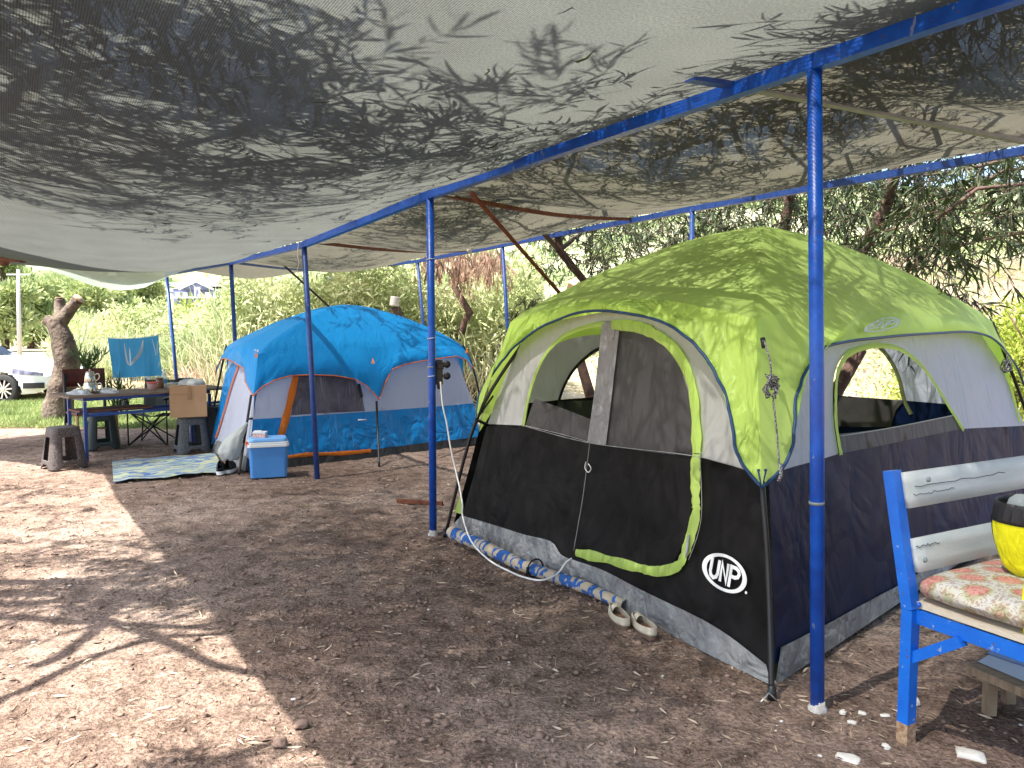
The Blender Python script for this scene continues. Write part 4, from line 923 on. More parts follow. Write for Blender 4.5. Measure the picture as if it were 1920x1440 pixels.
def sneaker(px, py, ang, lab):
    t = thing('sneaker', lab, 'shoe', G(px, py), ang, 'black sneakers at the corner of the blue tent')
    def sh(u, v, k=1):   # u round, v length
        y = -.14 + .28 * v; ww = (.038 + .012 * math.sin(v * 2.8 + .3)) * math.sin(math.pi * min(.97, max(.04, v))) ** .3; H = .115 * (1 - v) ** .8 * (.55 + .45 * math.cos(max(0, .15 - v) * 5)) + .055 * min(1, (1 - v) * 4) ** .5
        a = math.pi * u; return Vector((ww * math.cos(a), y, .028 + H * math.sin(a) ** .7 * (.85 if k else 1)))
    mb = MB(); mb.grid(lambda u, v: sh(u, v), 14, 16); mb.build('upper', SHB, t, world=False)
    mb = MB(); n = 24; vs = []
    for z, s in ((.004, .96), (.03, 1.06), (.042, 1.0)):
        for k in range(n):
            a = 2 * math.pi * k / n; v = .5 - .5 * math.cos(a); ww = (.040 + .012 * math.sin(v * 2.8 + .3)) * abs(math.sin(a)) ** .5
            vs.append(Vector((ww * (1 if a < math.pi else -1) * s, (-.145 + .29 * v) * (s * .3 + .7), z)))
    mb.add(vs, [(j * n + k, j * n + (k + 1) % n, (j + 1) * n + (k + 1) % n, (j + 1) * n + k) for j in range(2) for k in range(n)] + [tuple(range(n))], True); mb.build('sole', SHW, t, world=False)
    mb = MB()
    for k in range(4): mb.tube([Vector((-.022, .0 + k * .022, .098 - k * .011)), Vector((0, .0 + k * .022, .112 - k * .012)), Vector((.022, .0 + k * .022, .098 - k * .011))], .003, 5)
    mb.build('lace', SHW, t, world=False)
sneaker(415, 887, R(14), 'black sneaker with white sole, the left one of the pair by the blue tent corner')
sneaker(433, 884, R(4), 'black sneaker with white sole, the right one, touching the blue tent pole')
# white bag hanging on the blue tent corner pole
BAG = mat('white_plastic_bag', (.55, .58, .56), .45, trans=.35, bump=.7, bscale=14, bdist=.03)
def bagf(u, v):
    a = 2 * math.pi * u; c = P(464, 792, 8.5).lerp(P(442, 862, 8.45), v); r = .015 + .16 * math.sin(min(1, v * 1.1) * math.pi * .62) ** 1.3 * (1 - .3 * v ** 6)
    r *= 1 + .25 * noise.noise((math.cos(a) * 2, math.sin(a) * 2, v * 3)); return c + Vector((math.cos(a) * r * .75 - .10 * math.sin(v * 2.4), math.sin(a) * r * .5, 0))
mb = MB(); mb.grid(bagf, 28, 20); tag(mb.build('carrier_bag', BAG), 'white carrier bag hanging from the blue tent corner pole', 'bag')
# ================================================================ STOOLS
def stool_mesh(m, name, parent):
    n = 64; nz = 26; H = .45; vs = []; 
    def sq(a, hw, p=5.5): c, s = math.cos(a), math.sin(a); r = 1 / (abs(c) ** p + abs(s) ** p) ** (1 / p); return (hw * r * c, hw * r * s)
    zz = [H * j / nz for j in range(nz + 1)]
    for z in zz:
        hw = .205 - .060 * z / H
        for k in range(n): x, y = sq(2 * math.pi * k / n, hw); vs.append(Vector((x, y, z)))
    fs = []
    for j in range(nz):
        zc = (zz[j] + zz[j + 1]) / 2
        for k in range(n):
            a = (2 * math.pi * (k + .5) / n + math.pi / 4) % (math.pi / 2) - math.pi / 4; t = math.tan(a)      # -1..1 across a side
            win = ((abs(t) / .47) ** 5 + (abs(zc - .235) / .135) ** 5) < 1
            arc = abs(t) < .58 and zc < .045 * (1 - (abs(t) / .58) ** 4)
            if not win and not arc: fs.append((j * n + k, j * n + (k + 1) % n, (j + 1) * n + (k + 1) % n, (j + 1) * n + k))
    mb = MB(); mb.add(vs, fs, True)
    o = mb.build(name, m, parent, world=False, solid=.007)
    mb = MB(); mb2 = []
    rings = []
    for hw, z in ((.147, H - .001), (.147, H + .012), (.135, H + .02), (.05, H + .018), (.001, H + .018)):
        rings += [Vector((*sq(2 * math.pi * k / n, hw), z)) for k in range(n)]
    mb.add(rings, [(j * n + k, j * n + (k + 1) % n, (j + 1) * n + (k + 1) % n, (j + 1) * n + k) for j in range(4) for k in range(n)], True)
    mb.build('seat', m, parent, world=False); return o
STG = 'plastic stools around the picnic table'
def rattan(name, c1, c2): return mat(name, c1, .5, c2, nscale=70, ndetail=2, bump=.9, bscale=75, bdist=.01, contrast=.3)
for (px, py, ang, m, lab) in ((121, 886, 49, rattan('brown_rattan', (.045, .035, .032), (.11, .09, .085)), 'brown rattan pattern plastic stool standing alone left of the striped mat'),
                              (193, 850, 33, mat('smooth_dark_green_plastic', (.022, .035, .035), .5), 'smooth dark green grey stool pushed under the left end of the table'),
                              (360, 857, 37, rattan('grey_rattan', (.05, .055, .06), (.10, .11, .115)), 'dark grey rattan pattern stool carrying the cardboard box')):
    t = thing('stool', lab, 'stool', G(px, py - 10), R(ang), STG); stool_mesh(m, 'frame', t)
    if px == 193: t.scale = (1.0, 1.0, 1.02)
BASK = rattan('black_rattan', (.03, .033, .038), (.07, .075, .085))
bk = thing('basket', 'tall dark rattan basket standing behind the box beside the blue tent', 'basket', G(396, 838))
mb = MB(); rbox(mb, 0, .52, .30, .3, .04, 1.12); mb.build('body', BASK, bk, world=False)
mb = MB(); rbox(mb, .522, .56, .36, .36, .05); mb.build('rim', BASK, bk, world=False)
CARD = mat('cardboard', (.40, .235, .12), .8, (.46, .28, .15), nscale=3, bump=.1, bscale=60); CARDL = mat('cardboard_edge', (.28, .16, .08), .8); TAPE = mat('brown_tape', (.30, .17, .08), .3)
sc = G(360, 848); cb = thing('cardboard_box', 'brown cardboard box standing on the dark grey stool', 'box', Vector((sc.x - .03, sc.y - .0, .472)), R(24))
mb = MB(); mb.box((0, 0, .2), (.435, .34, .40)); bd = mb.build('body', CARD, cb, world=False, bevel=.004)
mb = MB(); mb.box((-.11, -.172, .345), (.215, .003, .105)); mb.build('flap', CARDL, cb, world=False)
mb = MB(); mb.box((-.108, -.1745, .347), (.212, .003, .10)); mb.build('flap', CARD, cb, world=False)
mb = MB(); mb.box((.012, -.1745, .31), (.04, .004, .17)); mb.build('tape', TAPE, cb, world=False)
mb = MB()
def pb(u, v):
    a = 2 * math.pi * u; r = .16 * math.sin(min(1, v) * math.pi * .5) ** .6 * (1 + .2 * noise.noise((math.cos(a) * 2, math.sin(a) * 2, v))); return Vector((sc.x + .02 + r * math.cos(a), sc.y + r * math.sin(a) * .8, .875 + .075 * (1 - v ** 2) + .01 * noise.noise((a, v * 4, 2))))
mb.grid(pb, 30, 10); tag(mb.build('plastic_bag', BAG), 'crumpled clear plastic bag lying on top of the cardboard box', 'bag')
# ================================================================ PICNIC TABLE
tA, tB = G(163, 866), Vector((-4.05, 10.25, 0)); tdir = (tB - tA).normalized(); tside = Vector((-tdir.y, tdir.x, 0)); TZ = .775
tang = math.atan2(tdir.y, tdir.x); TL = (tB - tA).length + .45
tb_ = thing('picnic_table', 'long table with weathered wooden top on a blue steel frame', 'table', tA, tang)
TW = mat('weathered_tabletop', (.13, .085, .055), .8, (.26, .2, .15), nscale=9, stretch=(1, 14, 14), bump=.4, bscale=50, bstretch=(1, 8, 8))
mb = MB()
for k in range(5): mb.box((TL / 2 - .2, .0 + k * .142 - .03, TZ + .012 + .002 * (k % 2)), (TL, .138, .028))
mb.build('tabletop', TW, tb_, world=False, bevel=.003)
mb = MB()
for a, b in (((0, .0), (TL - .45, 0)), ((0, .55), (TL - .45, .55)), ((0, 0), (0, .55)), ((TL - .45, 0), (TL - .45, .55))): mb.bar((a[0], a[1], TZ - .025), (b[0], b[1], TZ - .025), .03, .04)
mb.build('frame', BLUED, tb_, world=False)
for x, y in ((0, 0), (0, .55), (TL - .45, 0), (TL - .45, .55)):
    mb = MB(); mb.bar((x, y, 0), (x, y, TZ - .05), .035, .035, up=(1, 0, 0)); mb.build('leg', BLUED, tb_, world=False)
mb = MB(); mb.bar((0, .02, .555), (TL + .35, .02, .555), .03, .035); mb.bar((0, .3, .57), (TL + .35, .3, .57), .03, .035); mb.build('rail', BLUED, tb_, world=False)
mb = MB(); mb.box((.38, .24, .60), (.85, .40, .02)); mb.build('lower_board', WOODR, tb_, world=False)
def tp(px, off): # point on the table: pixel column, distance back from the front edge
    best = None
    for k in range(200):
        s_ = -0.2 + k * TL / 190; p = tA + tdir * s_ + tside * off + Vector((0, 0, TZ + .03)); d = abs(proj(p)[0] - px)
        if best is None or d < best[0]: best = (d, p)
    return best[1]
# chairs behind the table
YW = mat('pale_wood', (.50, .32, .13), .6, (.56, .38, .18), nscale=12, stretch=(6, 6, 1)); VEN = mat('brown_veneer', (.085, .02, .015), .4, (.12, .035, .025), nscale=8, stretch=(1, 6, 1))
ch = thing('wooden_chair', 'wooden chair with dark brown back panel and pale legs behind the table', 'chair', (G(178, 836).x, G(178, 836).y, 0), tang)
mb = MB()
mb.grid(lambda u, v: Vector((-.27 + .54 * u, .32 - .03 * math.sin(u * math.pi) * -1, .80 + .24 * v)), 10, 3); mb.build('backrest', VEN, ch, world=False, solid=.012)
for x, y, h, m in ((-.25, -.12, .44, YW), (.25, -.12, .44, YW), (-.25, .3, .98, BLACK), (.25, .3, .98, BLACK)):
    mb = MB(); mb.tube([(x * 1.04, y - .02, 0), (x, y, h * .5), (x * .98, y, h)], .021, 10); mb.build('leg', m, ch, world=False)
mb = MB(); mb.box((0, .08, .455), (.52, .46, .03)); mb.build('seat', WOODR, ch, world=False, bevel=.008)
mb = MB(); mb.tube([(-.25, -.12, .25), (.25, -.12, .25)], .012, 6); mb.tube([(-.25, -.12, .3), (-.25, .3, .3)], .012, 6); mb.build('stretcher', YW, ch, world=False)
cc_ = G(283, 832); cp = thing('camping_chair', 'folding camping chair with black crossed legs and grey seat behind the table', 'chair', (cc_.x, cc_.y, 0), R(4))
DGF = cloth('dark_green_canvas', (.05, .06, .055), trans=.1)
mb = MB(); mb.grid(lambda u, v: Vector((-.22 + .44 * u, -.1 + .42 * v, .44 - .05 * math.sin(u * math.pi) - .05 * v)), 10, 6); mb.build('seat', DGF, cp, world=False, solid=.006)
mb = MB(); mb.grid(lambda u, v: Vector((-.22 + .44 * u, .32 + .12 * v + .04 * math.sin(u * math.pi), .42 + .44 * v)), 10, 8); mb.build('backrest', DGF, cp, world=False, solid=.006)
for a, b in (((-.25, -.12, 0), (.22, .3, .42)), ((.25, -.12, 0), (-.22, .3, .42)), ((-.25, -.1, 0), (.22, -.1, .44)), ((.25, -.1, 0), (-.22, -.1, .44)), ((-.26, .34, 0), (.2, -.1, .43)), ((.26, .34, 0), (-.2, -.1, .43)),
             ((-.26, -.1, 0), (-.26, -.1, .62)), ((.26, -.1, 0), (.26, -.1, .62)), ((-.25, .32, 0), (-.22, .46, .88)), ((.25, .32, 0), (.22, .46, .88))):
    mb = MB(); mb.tube([a, b], .010, 8); mb.build('leg', BLACK, cp, world=False)
for s_ in (-1, 1):
    mb = MB(); mb.grid(lambda u, v: Vector((s_ * (.24 + .07 * u), -.2 + .56 * v, .63 + .05 * v)), 2, 6); ar = mb.build('armrest', BLACK, cp, world=False, solid=.02)
mb = MB(); mb.lathe([(.045, -.09), (.048, 0)], (-.3, -.05, .6), 14); mb.build('cup_holder', DGF, cp, world=False)
# things on the table
STEEL = mat('polished_steel', (.55, .53, .45), .18, metal=1, bump=.05, bscale=30)
p = tp(170, .22); tpz = p.z; tpt = thing('double_teapot', 'shiny steel double teapot on the left end of the table', 'teapot', p)
mb = MB(); mb.lathe([(.078, .0), (.082, .02), (.078, .09), (.066, .13), (.062, .135)], n=28); mb.build('lower_pot', STEEL, tpt, world=False)
mb = MB(); mb.lathe([(.060, .137), (.063, .15), (.056, .21), (.046, .245), (.044, .25)], n=28); mb.build('upper_pot', STEEL, tpt, world=False)
mb = MB(); mb.lathe([(.046, .252), (.040, .262), (.015, .27), (.006, .272)], n=20); mb.lathe([(.004, .272), (.012, .283), (.003, .294)], n=10); mb.build('lid', STEEL, tpt, world=False)
mb = MB(); mb.tube([(-.07, 0, .03), (-.11, -.01, .07), (-.145, -.01, .125)], [.016, .012, .008], 10); mb.build('spout', STEEL, tpt, world=False)
mb = MB(); mb.tube(bez([(.072, 0, .10), (.12, 0, .125), (.14, 0, .085), (.105, 0, .03), (.078, 0, .03)], 5), .007, 8); mb.build('handle', STEEL, tpt, world=False)
mb = MB(); mb.tube(bez([(.055, 0, .22), (.10, 0, .24), (.115, 0, .20), (.09, 0, .16), (.060, 0, .16)], 5), .006, 8); mb.build('handle', STEEL, tpt, world=False)
def crumple(cx, cy, cz, rx, ry, rz, seed):
    def f(u, v):
        a = 2 * math.pi * u; b = math.pi * .5 * v; k = 1 + .5 * noise.noise((math.cos(a) * 2 + seed, math.sin(a) * 2, v * 3)); return Vector((cx + rx * k * math.cos(a) * math.sin(b), cy + ry * k * math.sin(a) * math.sin(b), cz + rz * k * math.cos(b)))
    return f
NAP = mat('white_tissue', (.75, .76, .77), .8, trans=.2, bump=.8, bscale=30, bdist=.02)
for px, off, lab in ((150, .16, 'crumpled white tissue left of the steel teapot'), (200, .16, 'crumpled white tissue right of the steel teapot')):
    p = tp(px, off); mb = MB(); mb.grid(crumple(p.x, p.y, p.z - .003, .13, .09, .055, px), 28, 10); tag(mb.build('tissue', NAP), lab, 'tissue', 'crumpled tissues on the table')
p = tp(286, .2); cu_ = thing('plastic_tub', 'pinkish plastic tub with red rim on the table', 'tub', p)
mb = MB(); mb.lathe([(.05, 0), (.052, .003), (.064, .085)], n=24); mb.build('body', mat('pink_plastic', (.62, .38, .34), .4, trans=.4), cu_, world=False)
mb = MB(); mb.lathe([(.066, .086), (.067, .10), (.060, .10), (.060, .086)], n=24); mb.build('rim', mat('red_plastic', (.75, .12, .08), .4), cu_, world=False)
p = tp(300, .42); jr = thing('brown_jar', 'small brown jar behind the pinkish tub on the table', 'jar', p)
mb = MB(); mb.lathe([(.045, 0), (.048, .01), (.048, .10), (.04, .115)], n=20); mb.build('body', mat('brown_jar_glass', (.20, .09, .035), .3), jr, world=False); mb = MB(); mb.lathe([(.044, .116), (.044, .135), (.002, .136)], n=20); mb.build('lid', mat('brown_lid', (.16, .10, .07), .5), jr, world=False)
p = tp(309, .5); bo = thing('water_bottle', 'clear water bottle with light blue label standing on the table', 'bottle', p)
CLEAR = mat('clear_plastic', (.75, .82, .86), .12, trans=.5, alpha=.45)
mb = MB(); mb.lathe([(.034, 0), (.037, .01), (.035, .06), (.037, .12), (.034, .17), (.016, .21), (.014, .225)], n=20); mb.build('body', CLEAR, bo, world=False)
mb = MB(); mb.lathe([(.0375, .05), (.0375, .11)], n=20, cap=False); mb.build('label', mat('label_blue', (.10, .35, .65), .4), bo, world=False)
mb = MB(); mb.lathe([(.016, .226), (.016, .245), (.002, .246)], n=14); mb.build('cap', mat('cap_white', (.7, .75, .8), .4), bo, world=False)
for k, (px, off, w_) in enumerate(((325, .3, .10), (345, .3, .12))):
    p = tp(px, off); fc = thing('food_container', ['clear plastic food container on the table beside the pink tub', 'clear plastic food container on the table touching the cardboard box'][k], 'container', p, tang, 'clear food containers on the table')
    mb = MB(); rbox(mb, 0, .06, w_ + .05, .12, .02, 1.1); mb.build('body', mat('cloudy_plastic' + 'ab'[k], (.6, .62, .55), .3, (.35, .4, .25), nscale=40, trans=.3, alpha=.75), fc, world=False)
    mb = MB(); rbox(mb, .061, .07, w_ + .075, .14, .02); mb.build('lid', CLEAR, fc, world=False)
p = tp(342, .55); mb = MB(); mb.box(p + Vector((0, .1, .095)), (.20, .12, .02)); mb.box(p + Vector((0, .1, .045)), (.16, .09, .078)); tag(mb.build('food_tin', BLACK, bevel=.004), 'black lidded tin standing at the back of the table below the far post', 'tin')
p = tp(262, .4); mb = MB(); mb.tube([p + Vector((-.08, 0, .01)), p + Vector((.05, .02, .03))], .006, 6); tag(mb.build('spoon', CWH), 'white plastic spoon lying on the table left of the pink tub', 'spoon')
# pot plant behind the table
OLE = mat('oleander_leaf', (.04, .09, .03), .5, (.10, .17, .05), nscale=6, trans=.3)
def plant(px, py, Y, n, h, lab, ll=.16, nm='leafy_plant'):
    b = P(px, py, Y); t = thing(nm, lab, 'plant', b); st = [b + Vector((random.uniform(-.08, .08), random.uniform(-.08, .08), 0)) for _ in range(n)]
    ds = [Vector((random.uniform(-.5, .5), random.uniform(-.5, .5), 1.2)) for _ in range(n)]
    B, D, LN, SA, SB = twigset(st, ds, [h * random.uniform(.6, 1.1) for _ in range(n)], 22, ll, droop=-.15, spread=.7); D[:, 2] += .5
    leaf_object('leaves', B, D, LN, .022, OLE, t); ribbons('stems', SA, SB, .005, POLE, t)
plant(228, 775, 11.2, 10, .5, 'small dark leafy plant growing behind the wooden chair')
plant(165, 706, 11.6, 10, .42, 'spiky dark plant top showing just above the steel teapot'); 
# towel on its line
TOW = cloth('towel_blue', (.05, .27, .55), .8, .4, (.10, .42, .75), wr=.4, wscale=2, spec=.1, col2=(.07, .32, .6))
t0, t1, t2, t3 = P(202, 634, 11.6), P(299, 628, 11.9), P(305, 704, 11.9), P(209, 709, 11.6)
tw = thing('towel', 'light blue beach towel with white fringe hung up behind the table', 'towel', (t0 + t1) / 2)
def tf(u, v): p = t0.lerp(t1, u).lerp(t3.lerp(t2, u), v); p.y += .04 * math.sin(u * 11 + v * 2) * (.3 + v) + .03 * math.sin(u * 23); p.z -= .03 * math.sin(math.pi * u) * (1 - v); return p
mb = MB(); mb.grid(tf, 40, 24); mb.build('cloth', TOW, tw)
FRW = mat('white_fringe', (.72, .75, .76), .8)
mb = MB()
for k in range(24):
    p = tf((k + .5) / 24, 1.0); mb.tube([p, p + Vector((.004, 0, -.03)), p + Vector((.0, .01, -.075))], [.006, .013, .005], 5)
mb.build('fringe', FRW, tw)
# pale woven motif hanging swag
def sw(u, v): q = tf(.22 + .42 * u + .0 * v, .06 + .6 * v); return q
mb = MB(); 
for (u0, v0, u1, v1, u2, v2) in ((.30, .12, .34, .6, .40, .70), (.40, .70, .55, .45, .66, .05), (.42, .25, .41, .55, .40, .68), (.84, .05, .87, .25, .90, .50), (.97, .15, .95, .3, .93, .5), (.98, .65, .965, .72, .95, .8)):
    pts = bez([(u0, v0, 0), (u1, v1, 0), (u2, v2, 0)], 8); wd = .035 if u0 < .7 else .018
    if u0 == .40 and v0 == .70: wd = .06
    n = len(pts); vs = []
    for k, p_ in enumerate(pts):
        ww = wd * (.35 + .65 * math.sin(math.pi * k / (n - 1))) / 2
        for s_ in (-1, 1): q = tf(p_.x + s_ * ww, p_.y); vs.append(q + Vector((0, -.006, 0)))
    mb.add(vs, [(2 * k, 2 * k + 1, 2 * k + 3, 2 * k + 2) for k in range(n - 1)], True)
mb.build('pattern', FRW, tw)
pole5 = P(325, 630, 13.5); stp = P(138, 636, 11.9)
rope('washing_line', [stp, t0 + Vector((0, 0, .006)), (t0 + t1) / 2 + Vector((0, 0, -.024)), t1 + Vector((0, 0, .006)), P(318, 628, 13.0)], .004, WIRE, 'thin washing line carrying the light blue towel', 'washing line')
# ================================================================ BENCH AT THE RIGHT
bo_ = G(1698, 1388); bl = Vector((.88, .475, 0)).normalized(); bdp = Vector((.475, -.88, 0)).normalized()
bn = thing('metal_bench', 'bright blue steel bench with two pale grey painted back planks', 'bench', bo_)
BB = mat('bench_blue', (.008, .14, .60), .35, (.006, .11, .52), nscale=10, bump=.25, bscale=70, bdist=.005)
chips(BB, (.20, .28, .45), 30, .66, .03); chips(BB, (.12, .06, .035), 40, .695, .01)
PLK = mat('pale_painted_plank', (.40, .44, .44), .5, (.49, .52, .51), nscale=5, stretch=(1, 1, 5), bump=.12, bscale=40, bstretch=(1, 1, 8))
PW = mat('cream_board_edge', (.50, .44, .34), .7, (.58, .52, .42), nscale=30, stretch=(1, 1, 5))
def bp_(l, d, z): return bo_ + bl * l + bdp * d + Vector((0, 0, z))
SZ = .545; BT = 1.045
BLn = 1.45
for l in (0, BLn):
    mb = MB(); mb.bar(bp_(l, 0, -.02), bp_(l, .0, SZ - .02), .05, .045, up=bdp); mb.build('leg', BB, bn)
    mb = MB(); mb.bar(bp_(l, 0, SZ - .02), bp_(l, -.10, BT), .05, .045, up=bdp); mb.build('back_post', BB, bn)
    mb = MB(); mb.bar(bp_(l, .48, -.02), bp_(l, .48, SZ - .03), .045, .045, up=bdp); mb.build('leg', BB, bn)
    mb = MB(); mb.bar(bp_(l + .01, .02, SZ - .045), bp_(l + .01, .5, SZ - .045), .012, .055); mb.build('side_rail', BB, bn)
    mb = MB(); mb.bar(bp_(l + .005, .01, .335), bp_(l + .005, .20, SZ - .075), .035, .04); mb.build('brace', BB, bn)
mb = MB(); mb.bar(bp_(0, -.01, SZ - .05), bp_(BLn, -.01, SZ - .05), .03, .04); mb.bar(bp_(0, .48, SZ - .05), bp_(BLn, .48, SZ - .05), .03, .04); mb.build('seat_rail', BB, bn)
mb = MB(); mb.bar(bp_(0, 0, .0) - Vector((0, 0, .02)), bp_(0, 0, .075), .052, .047, up=bdp); mb.build('bare_foot', mat('scuffed_wood', (.22, .12, .06), .9, (.42, .3, .2), nscale=60, bump=.5, bscale=60), bn)
for z0, z1 in ((.905, 1.04), (.665, .79)):
    def pk(u, v, t=.0):
        z = z0 + (z1 - z0) * v; dd = -.10 * (z - SZ) / (BT - SZ) + .030 + t; return bp_(-.0 + .02 + BLn * u * .99, dd, z)
    mb = MB(); mb.grid(lambda u, v: pk(u, v), 20, 3); mb.build('back_plank', PLK, bn, solid=.022)
CRK = mat('dark_crack', (.03, .03, .03), .9)
for z, u0, u1 in ((.985, .03, .45), (.955, .02, .2), (.762, .0, .1)):
    mb = MB(); n = 14; pts = [(u0 + (u1 - u0) * k / n, z + .010 * noise.noise((k * .8, z * 9, 1))) for k in range(n + 1)]
    mb.tube([bp_(.02 + BLn * u, -.10 * (zz_ - SZ) / (BT - SZ) + .043, zz_) for u, zz_ in pts], .0012, 4); mb.build('crack', CRK, bn)
for z, l in ((SZ + .005, .0), (.72, .028), (1.03, .028)):
    mb = MB(); c = bp_(l, .03, z); mb.lathe([(.011, 0), (.011, .006), (.004, .01)], c, 6, (bdp).to_track_quat('Z', 'Y').to_matrix()); mb.build('bolt', BB if l == 0 else GALV, bn)
mb = MB(); mb.box((0, 0, 0), (.001, .001, .001)) if 0 else None
mb.bar(bp_(.01, .25, SZ + .0), bp_(BLn - .02, .25, SZ + .0), .47, .022); st_ = mb.build('seat', PW, bn)
# cushion
def cush_mat():
    m = bpy.data.materials.new('patterned_cushion'); m.use_nodes = True; t = m.node_tree; N = t.nodes; L = t.links; b = N['Principled BSDF']; b.inputs['Roughness'].default_value = .75
    tc = N.new('ShaderNodeTexCoord')
    vo = N.new('ShaderNodeTexVoronoi'); vo.inputs['Scale'].default_value = 7.5; vo.inputs['Randomness'].default_value = .2; mq = N.new('ShaderNodeMapping'); mq.inputs['Rotation'].default_value = (0, 0, .3); mq.inputs['Scale'].default_value = (1, 1, 0); L.new(tc.outputs['Object'], mq.inputs[0]); L.new(mq.outputs[0], vo.inputs['Vector'])
    rp = N.new('ShaderNodeValToRGB'); e = rp.color_ramp.elements; e.new(.3); e.new(.36); e.new(.42); e.new(.5)
    for k, (p_, c_) in enumerate(((0, (.56, .27, .22)), (.30, (.50, .24, .20)), (.36, (.33, .34, .20)), (.42, (.50, .48, .38)), (.5, (.48, .48, .44)), (1, (.42, .43, .41)))): e[k].position = p_; e[k].color = (*c_, 1)
    L.new(vo.outputs[0], rp.inputs[0])
    nz = N.new('ShaderNodeTexNoise'); nz.inputs['Scale'].default_value = 38; nz.inputs['Detail'].default_value = 2; nz.inputs['Distortion'].default_value = 2; L.new(tc.outputs['Object'], nz.inputs['Vector'])
    r2 = N.new('ShaderNodeValToRGB'); e = r2.color_ramp.elements; e[0].position = .44; e[1].position = .5; e[0].color = (.72, .55, .50, 1); e[1].color = (1, 1, 1, 1); L.new(nz.outputs[0], r2.inputs[0])
    mx = N.new('ShaderNodeMix'); mx.data_type = 'RGBA'; mx.blend_type = 'MULTIPLY'; mx.inputs[0].default_value = 1; L.new(rp.outputs[0], mx.inputs[6]); L.new(r2.outputs[0], mx.inputs[7]); L.new(mx.outputs[2], b.inputs['Base Color'])
    return m
def cu2(u, v):
    a = (u - .5) * 2; q = 2 * math.pi * v; rr = math.cos(q), math.sin(q)
    prof = lambda t: (1 - abs(t) ** 14) ** (1 / 3)
    d = .245 + .255 * (abs(rr[0]) ** .55) * (1 if rr[0] > 0 else -1) * prof(a) ** .4; h = .045 * (abs(rr[1]) ** .7) * (1 if rr[1] > 0 else -1) * prof(a)
    return bp_(-.005 + (BLn - .03) * u, d, SZ + .064 + h * (1.25 if h > 0 else .9) + .006 * fbm((u * 6, d * 8, 1), 1, 2))
mb = MB(); mb.grid(cu2, 60, 32); o = uvgrid(mb.build('seat_cushion', cush_mat()), 60, 32, 1.4, 1.1); tag(o, 'faded white cushion with pink and green pattern lying on the blue bench', 'cushion')
# bag on the bench
YEL = cloth('yellow_fabric', (.80, .78, .01), .5, .15, wr=.4, wscale=5); BKF = cloth('black_bag_fabric', (.018, .018, .02), .5, .05, wr=.5, wscale=5)
bgc = P(1945, 1088, 2.86); bgc.z = .655
bgt = thing('cooler_bag', 'yellow and black round bag standing on the patterned cushion', 'bag', bgc)
def bgf(z0, z1, a0, a1):
    def f(u, v):
        z = z0 + (z1 - z0) * v; k = z / .29; r = .105 + .06 * math.sin(min(1, k * 1.25) * math.pi * .5) - .012 * max(0, k - .75) * 4; a = R(a0 + (a1 - a0) * u)
        r *= 1 + .03 * noise.noise((math.cos(a) * 2, math.sin(a) * 2, z * 9)); rl = r * (1 - .35 * max(0, 1 - k * 6) ** 2)
        return bgc + Vector((rl * math.cos(a), rl * .8 * math.sin(a), z))
    return f
mb = MB(); mb.grid(bgf(0, .218, 165, 262), 24, 12); mb.grid(bgf(0, .218, 25, 110), 24, 12); mb.build('yellow_panel', YEL, bgt)
mb = MB(); mb.grid(bgf(0, .218, 262, 385), 24, 12); mb.grid(bgf(0, .218, 110, 165), 24, 12); mb.add([bgc + Vector((.08 * math.cos(k * .4), .065 * math.sin(k * .4), .001)) for k in range(16)], [tuple(range(16))]); mb.build('black_panel', BKF, bgt)
mb = MB(); mb.grid(bgf(.216, .292, 0, 360), 48, 6); mb.build('rim', BKF, bgt, solid=.006)
mb = MB(); mb.tube([bgf(.0, .218, 262, 263)(0, k / 8) + Vector((-.002, -.004, 0)) for k in range(9)], .003, 5); mb.build('seam', BLACK, bgt)
mb = MB(); c = bgc + Vector((.03, -.135, .11)); mb.grid(lambda u, v: c + Vector((-.02 + .05 * u, -.002, -.045 + .09 * v)) + Vector((0, .01 * u, 0)), 2, 2); mb.build('printed_mark', PRINTG, bgt)
mb = MB(); mb.lathe([(.045, .12), (.05, .2), (.05, .27), (.04, .30), (.02, .318), (.003, .32)], bgc + Vector((-.075, .0, 0)), 24); tag(mb.build('plastic_bottle', CLEAR), 'clear plastic bottle poking out of the yellow and black bag', 'bottle')
mb = MB(); mb.grid(crumple(bgc.x + .0, bgc.y - .02, bgc.z + .25, .04, .04, .055, 4), 20, 8); tag(mb.build('cloth', YEL), 'yellow cloth sticking out of the yellow and black bag', 'cloth')
# black tube and board under the bench, yellow strap
FOAM = mat('black_foam', (.025, .025, .027), .6, bump=.2, bscale=60)
a, b = P(1806, 1186, 2.93), P(1990, 1238, 2.55)
mb = MB(); mb.tube([a - (b - a) * .02, a, b], [.024, .033, .033], 20); tag(mb.build('foam_tube', FOAM), 'black foam tube lying under the bench seat', 'tube')
mb = MB(); c = P(1935, 1160, 2.60)
mb.tube(bez([P(1925, 1095, 2.64), P(1921, 1130, 2.6), P(1923, 1170, 2.58), P(1925, 1205, 2.56)], 4), .009, 8); tag(mb.build('strap', YEL), 'yellow strap hanging over the edge of the bench seat', 'strap')
lt = thing('low_wooden_table', 'low wooden table with a pale blue painted top under the bench', 'low table', G(1890, 1330))
zt = .20; c0_, c1_, c2_ = G(1812, 1246, zt), G(1878, 1212, zt), G(1960, 1310, zt)
c3_ = c1_ + (c2_ - c0_)
LWD = mat('worn_board', (.20, .14, .09), .7, (.32, .24, .16), nscale=8, stretch=(1, 6, 1), bump=.3, bscale=50); LBL = mat('pale_blue_paint', (.42, .50, .66), .35)
mb = MB(); mb.prism([c0_, c1_, c3_, c2_], (0, 0, 0), (0, 0, -.035)); mb.build('top', LWD, lt)
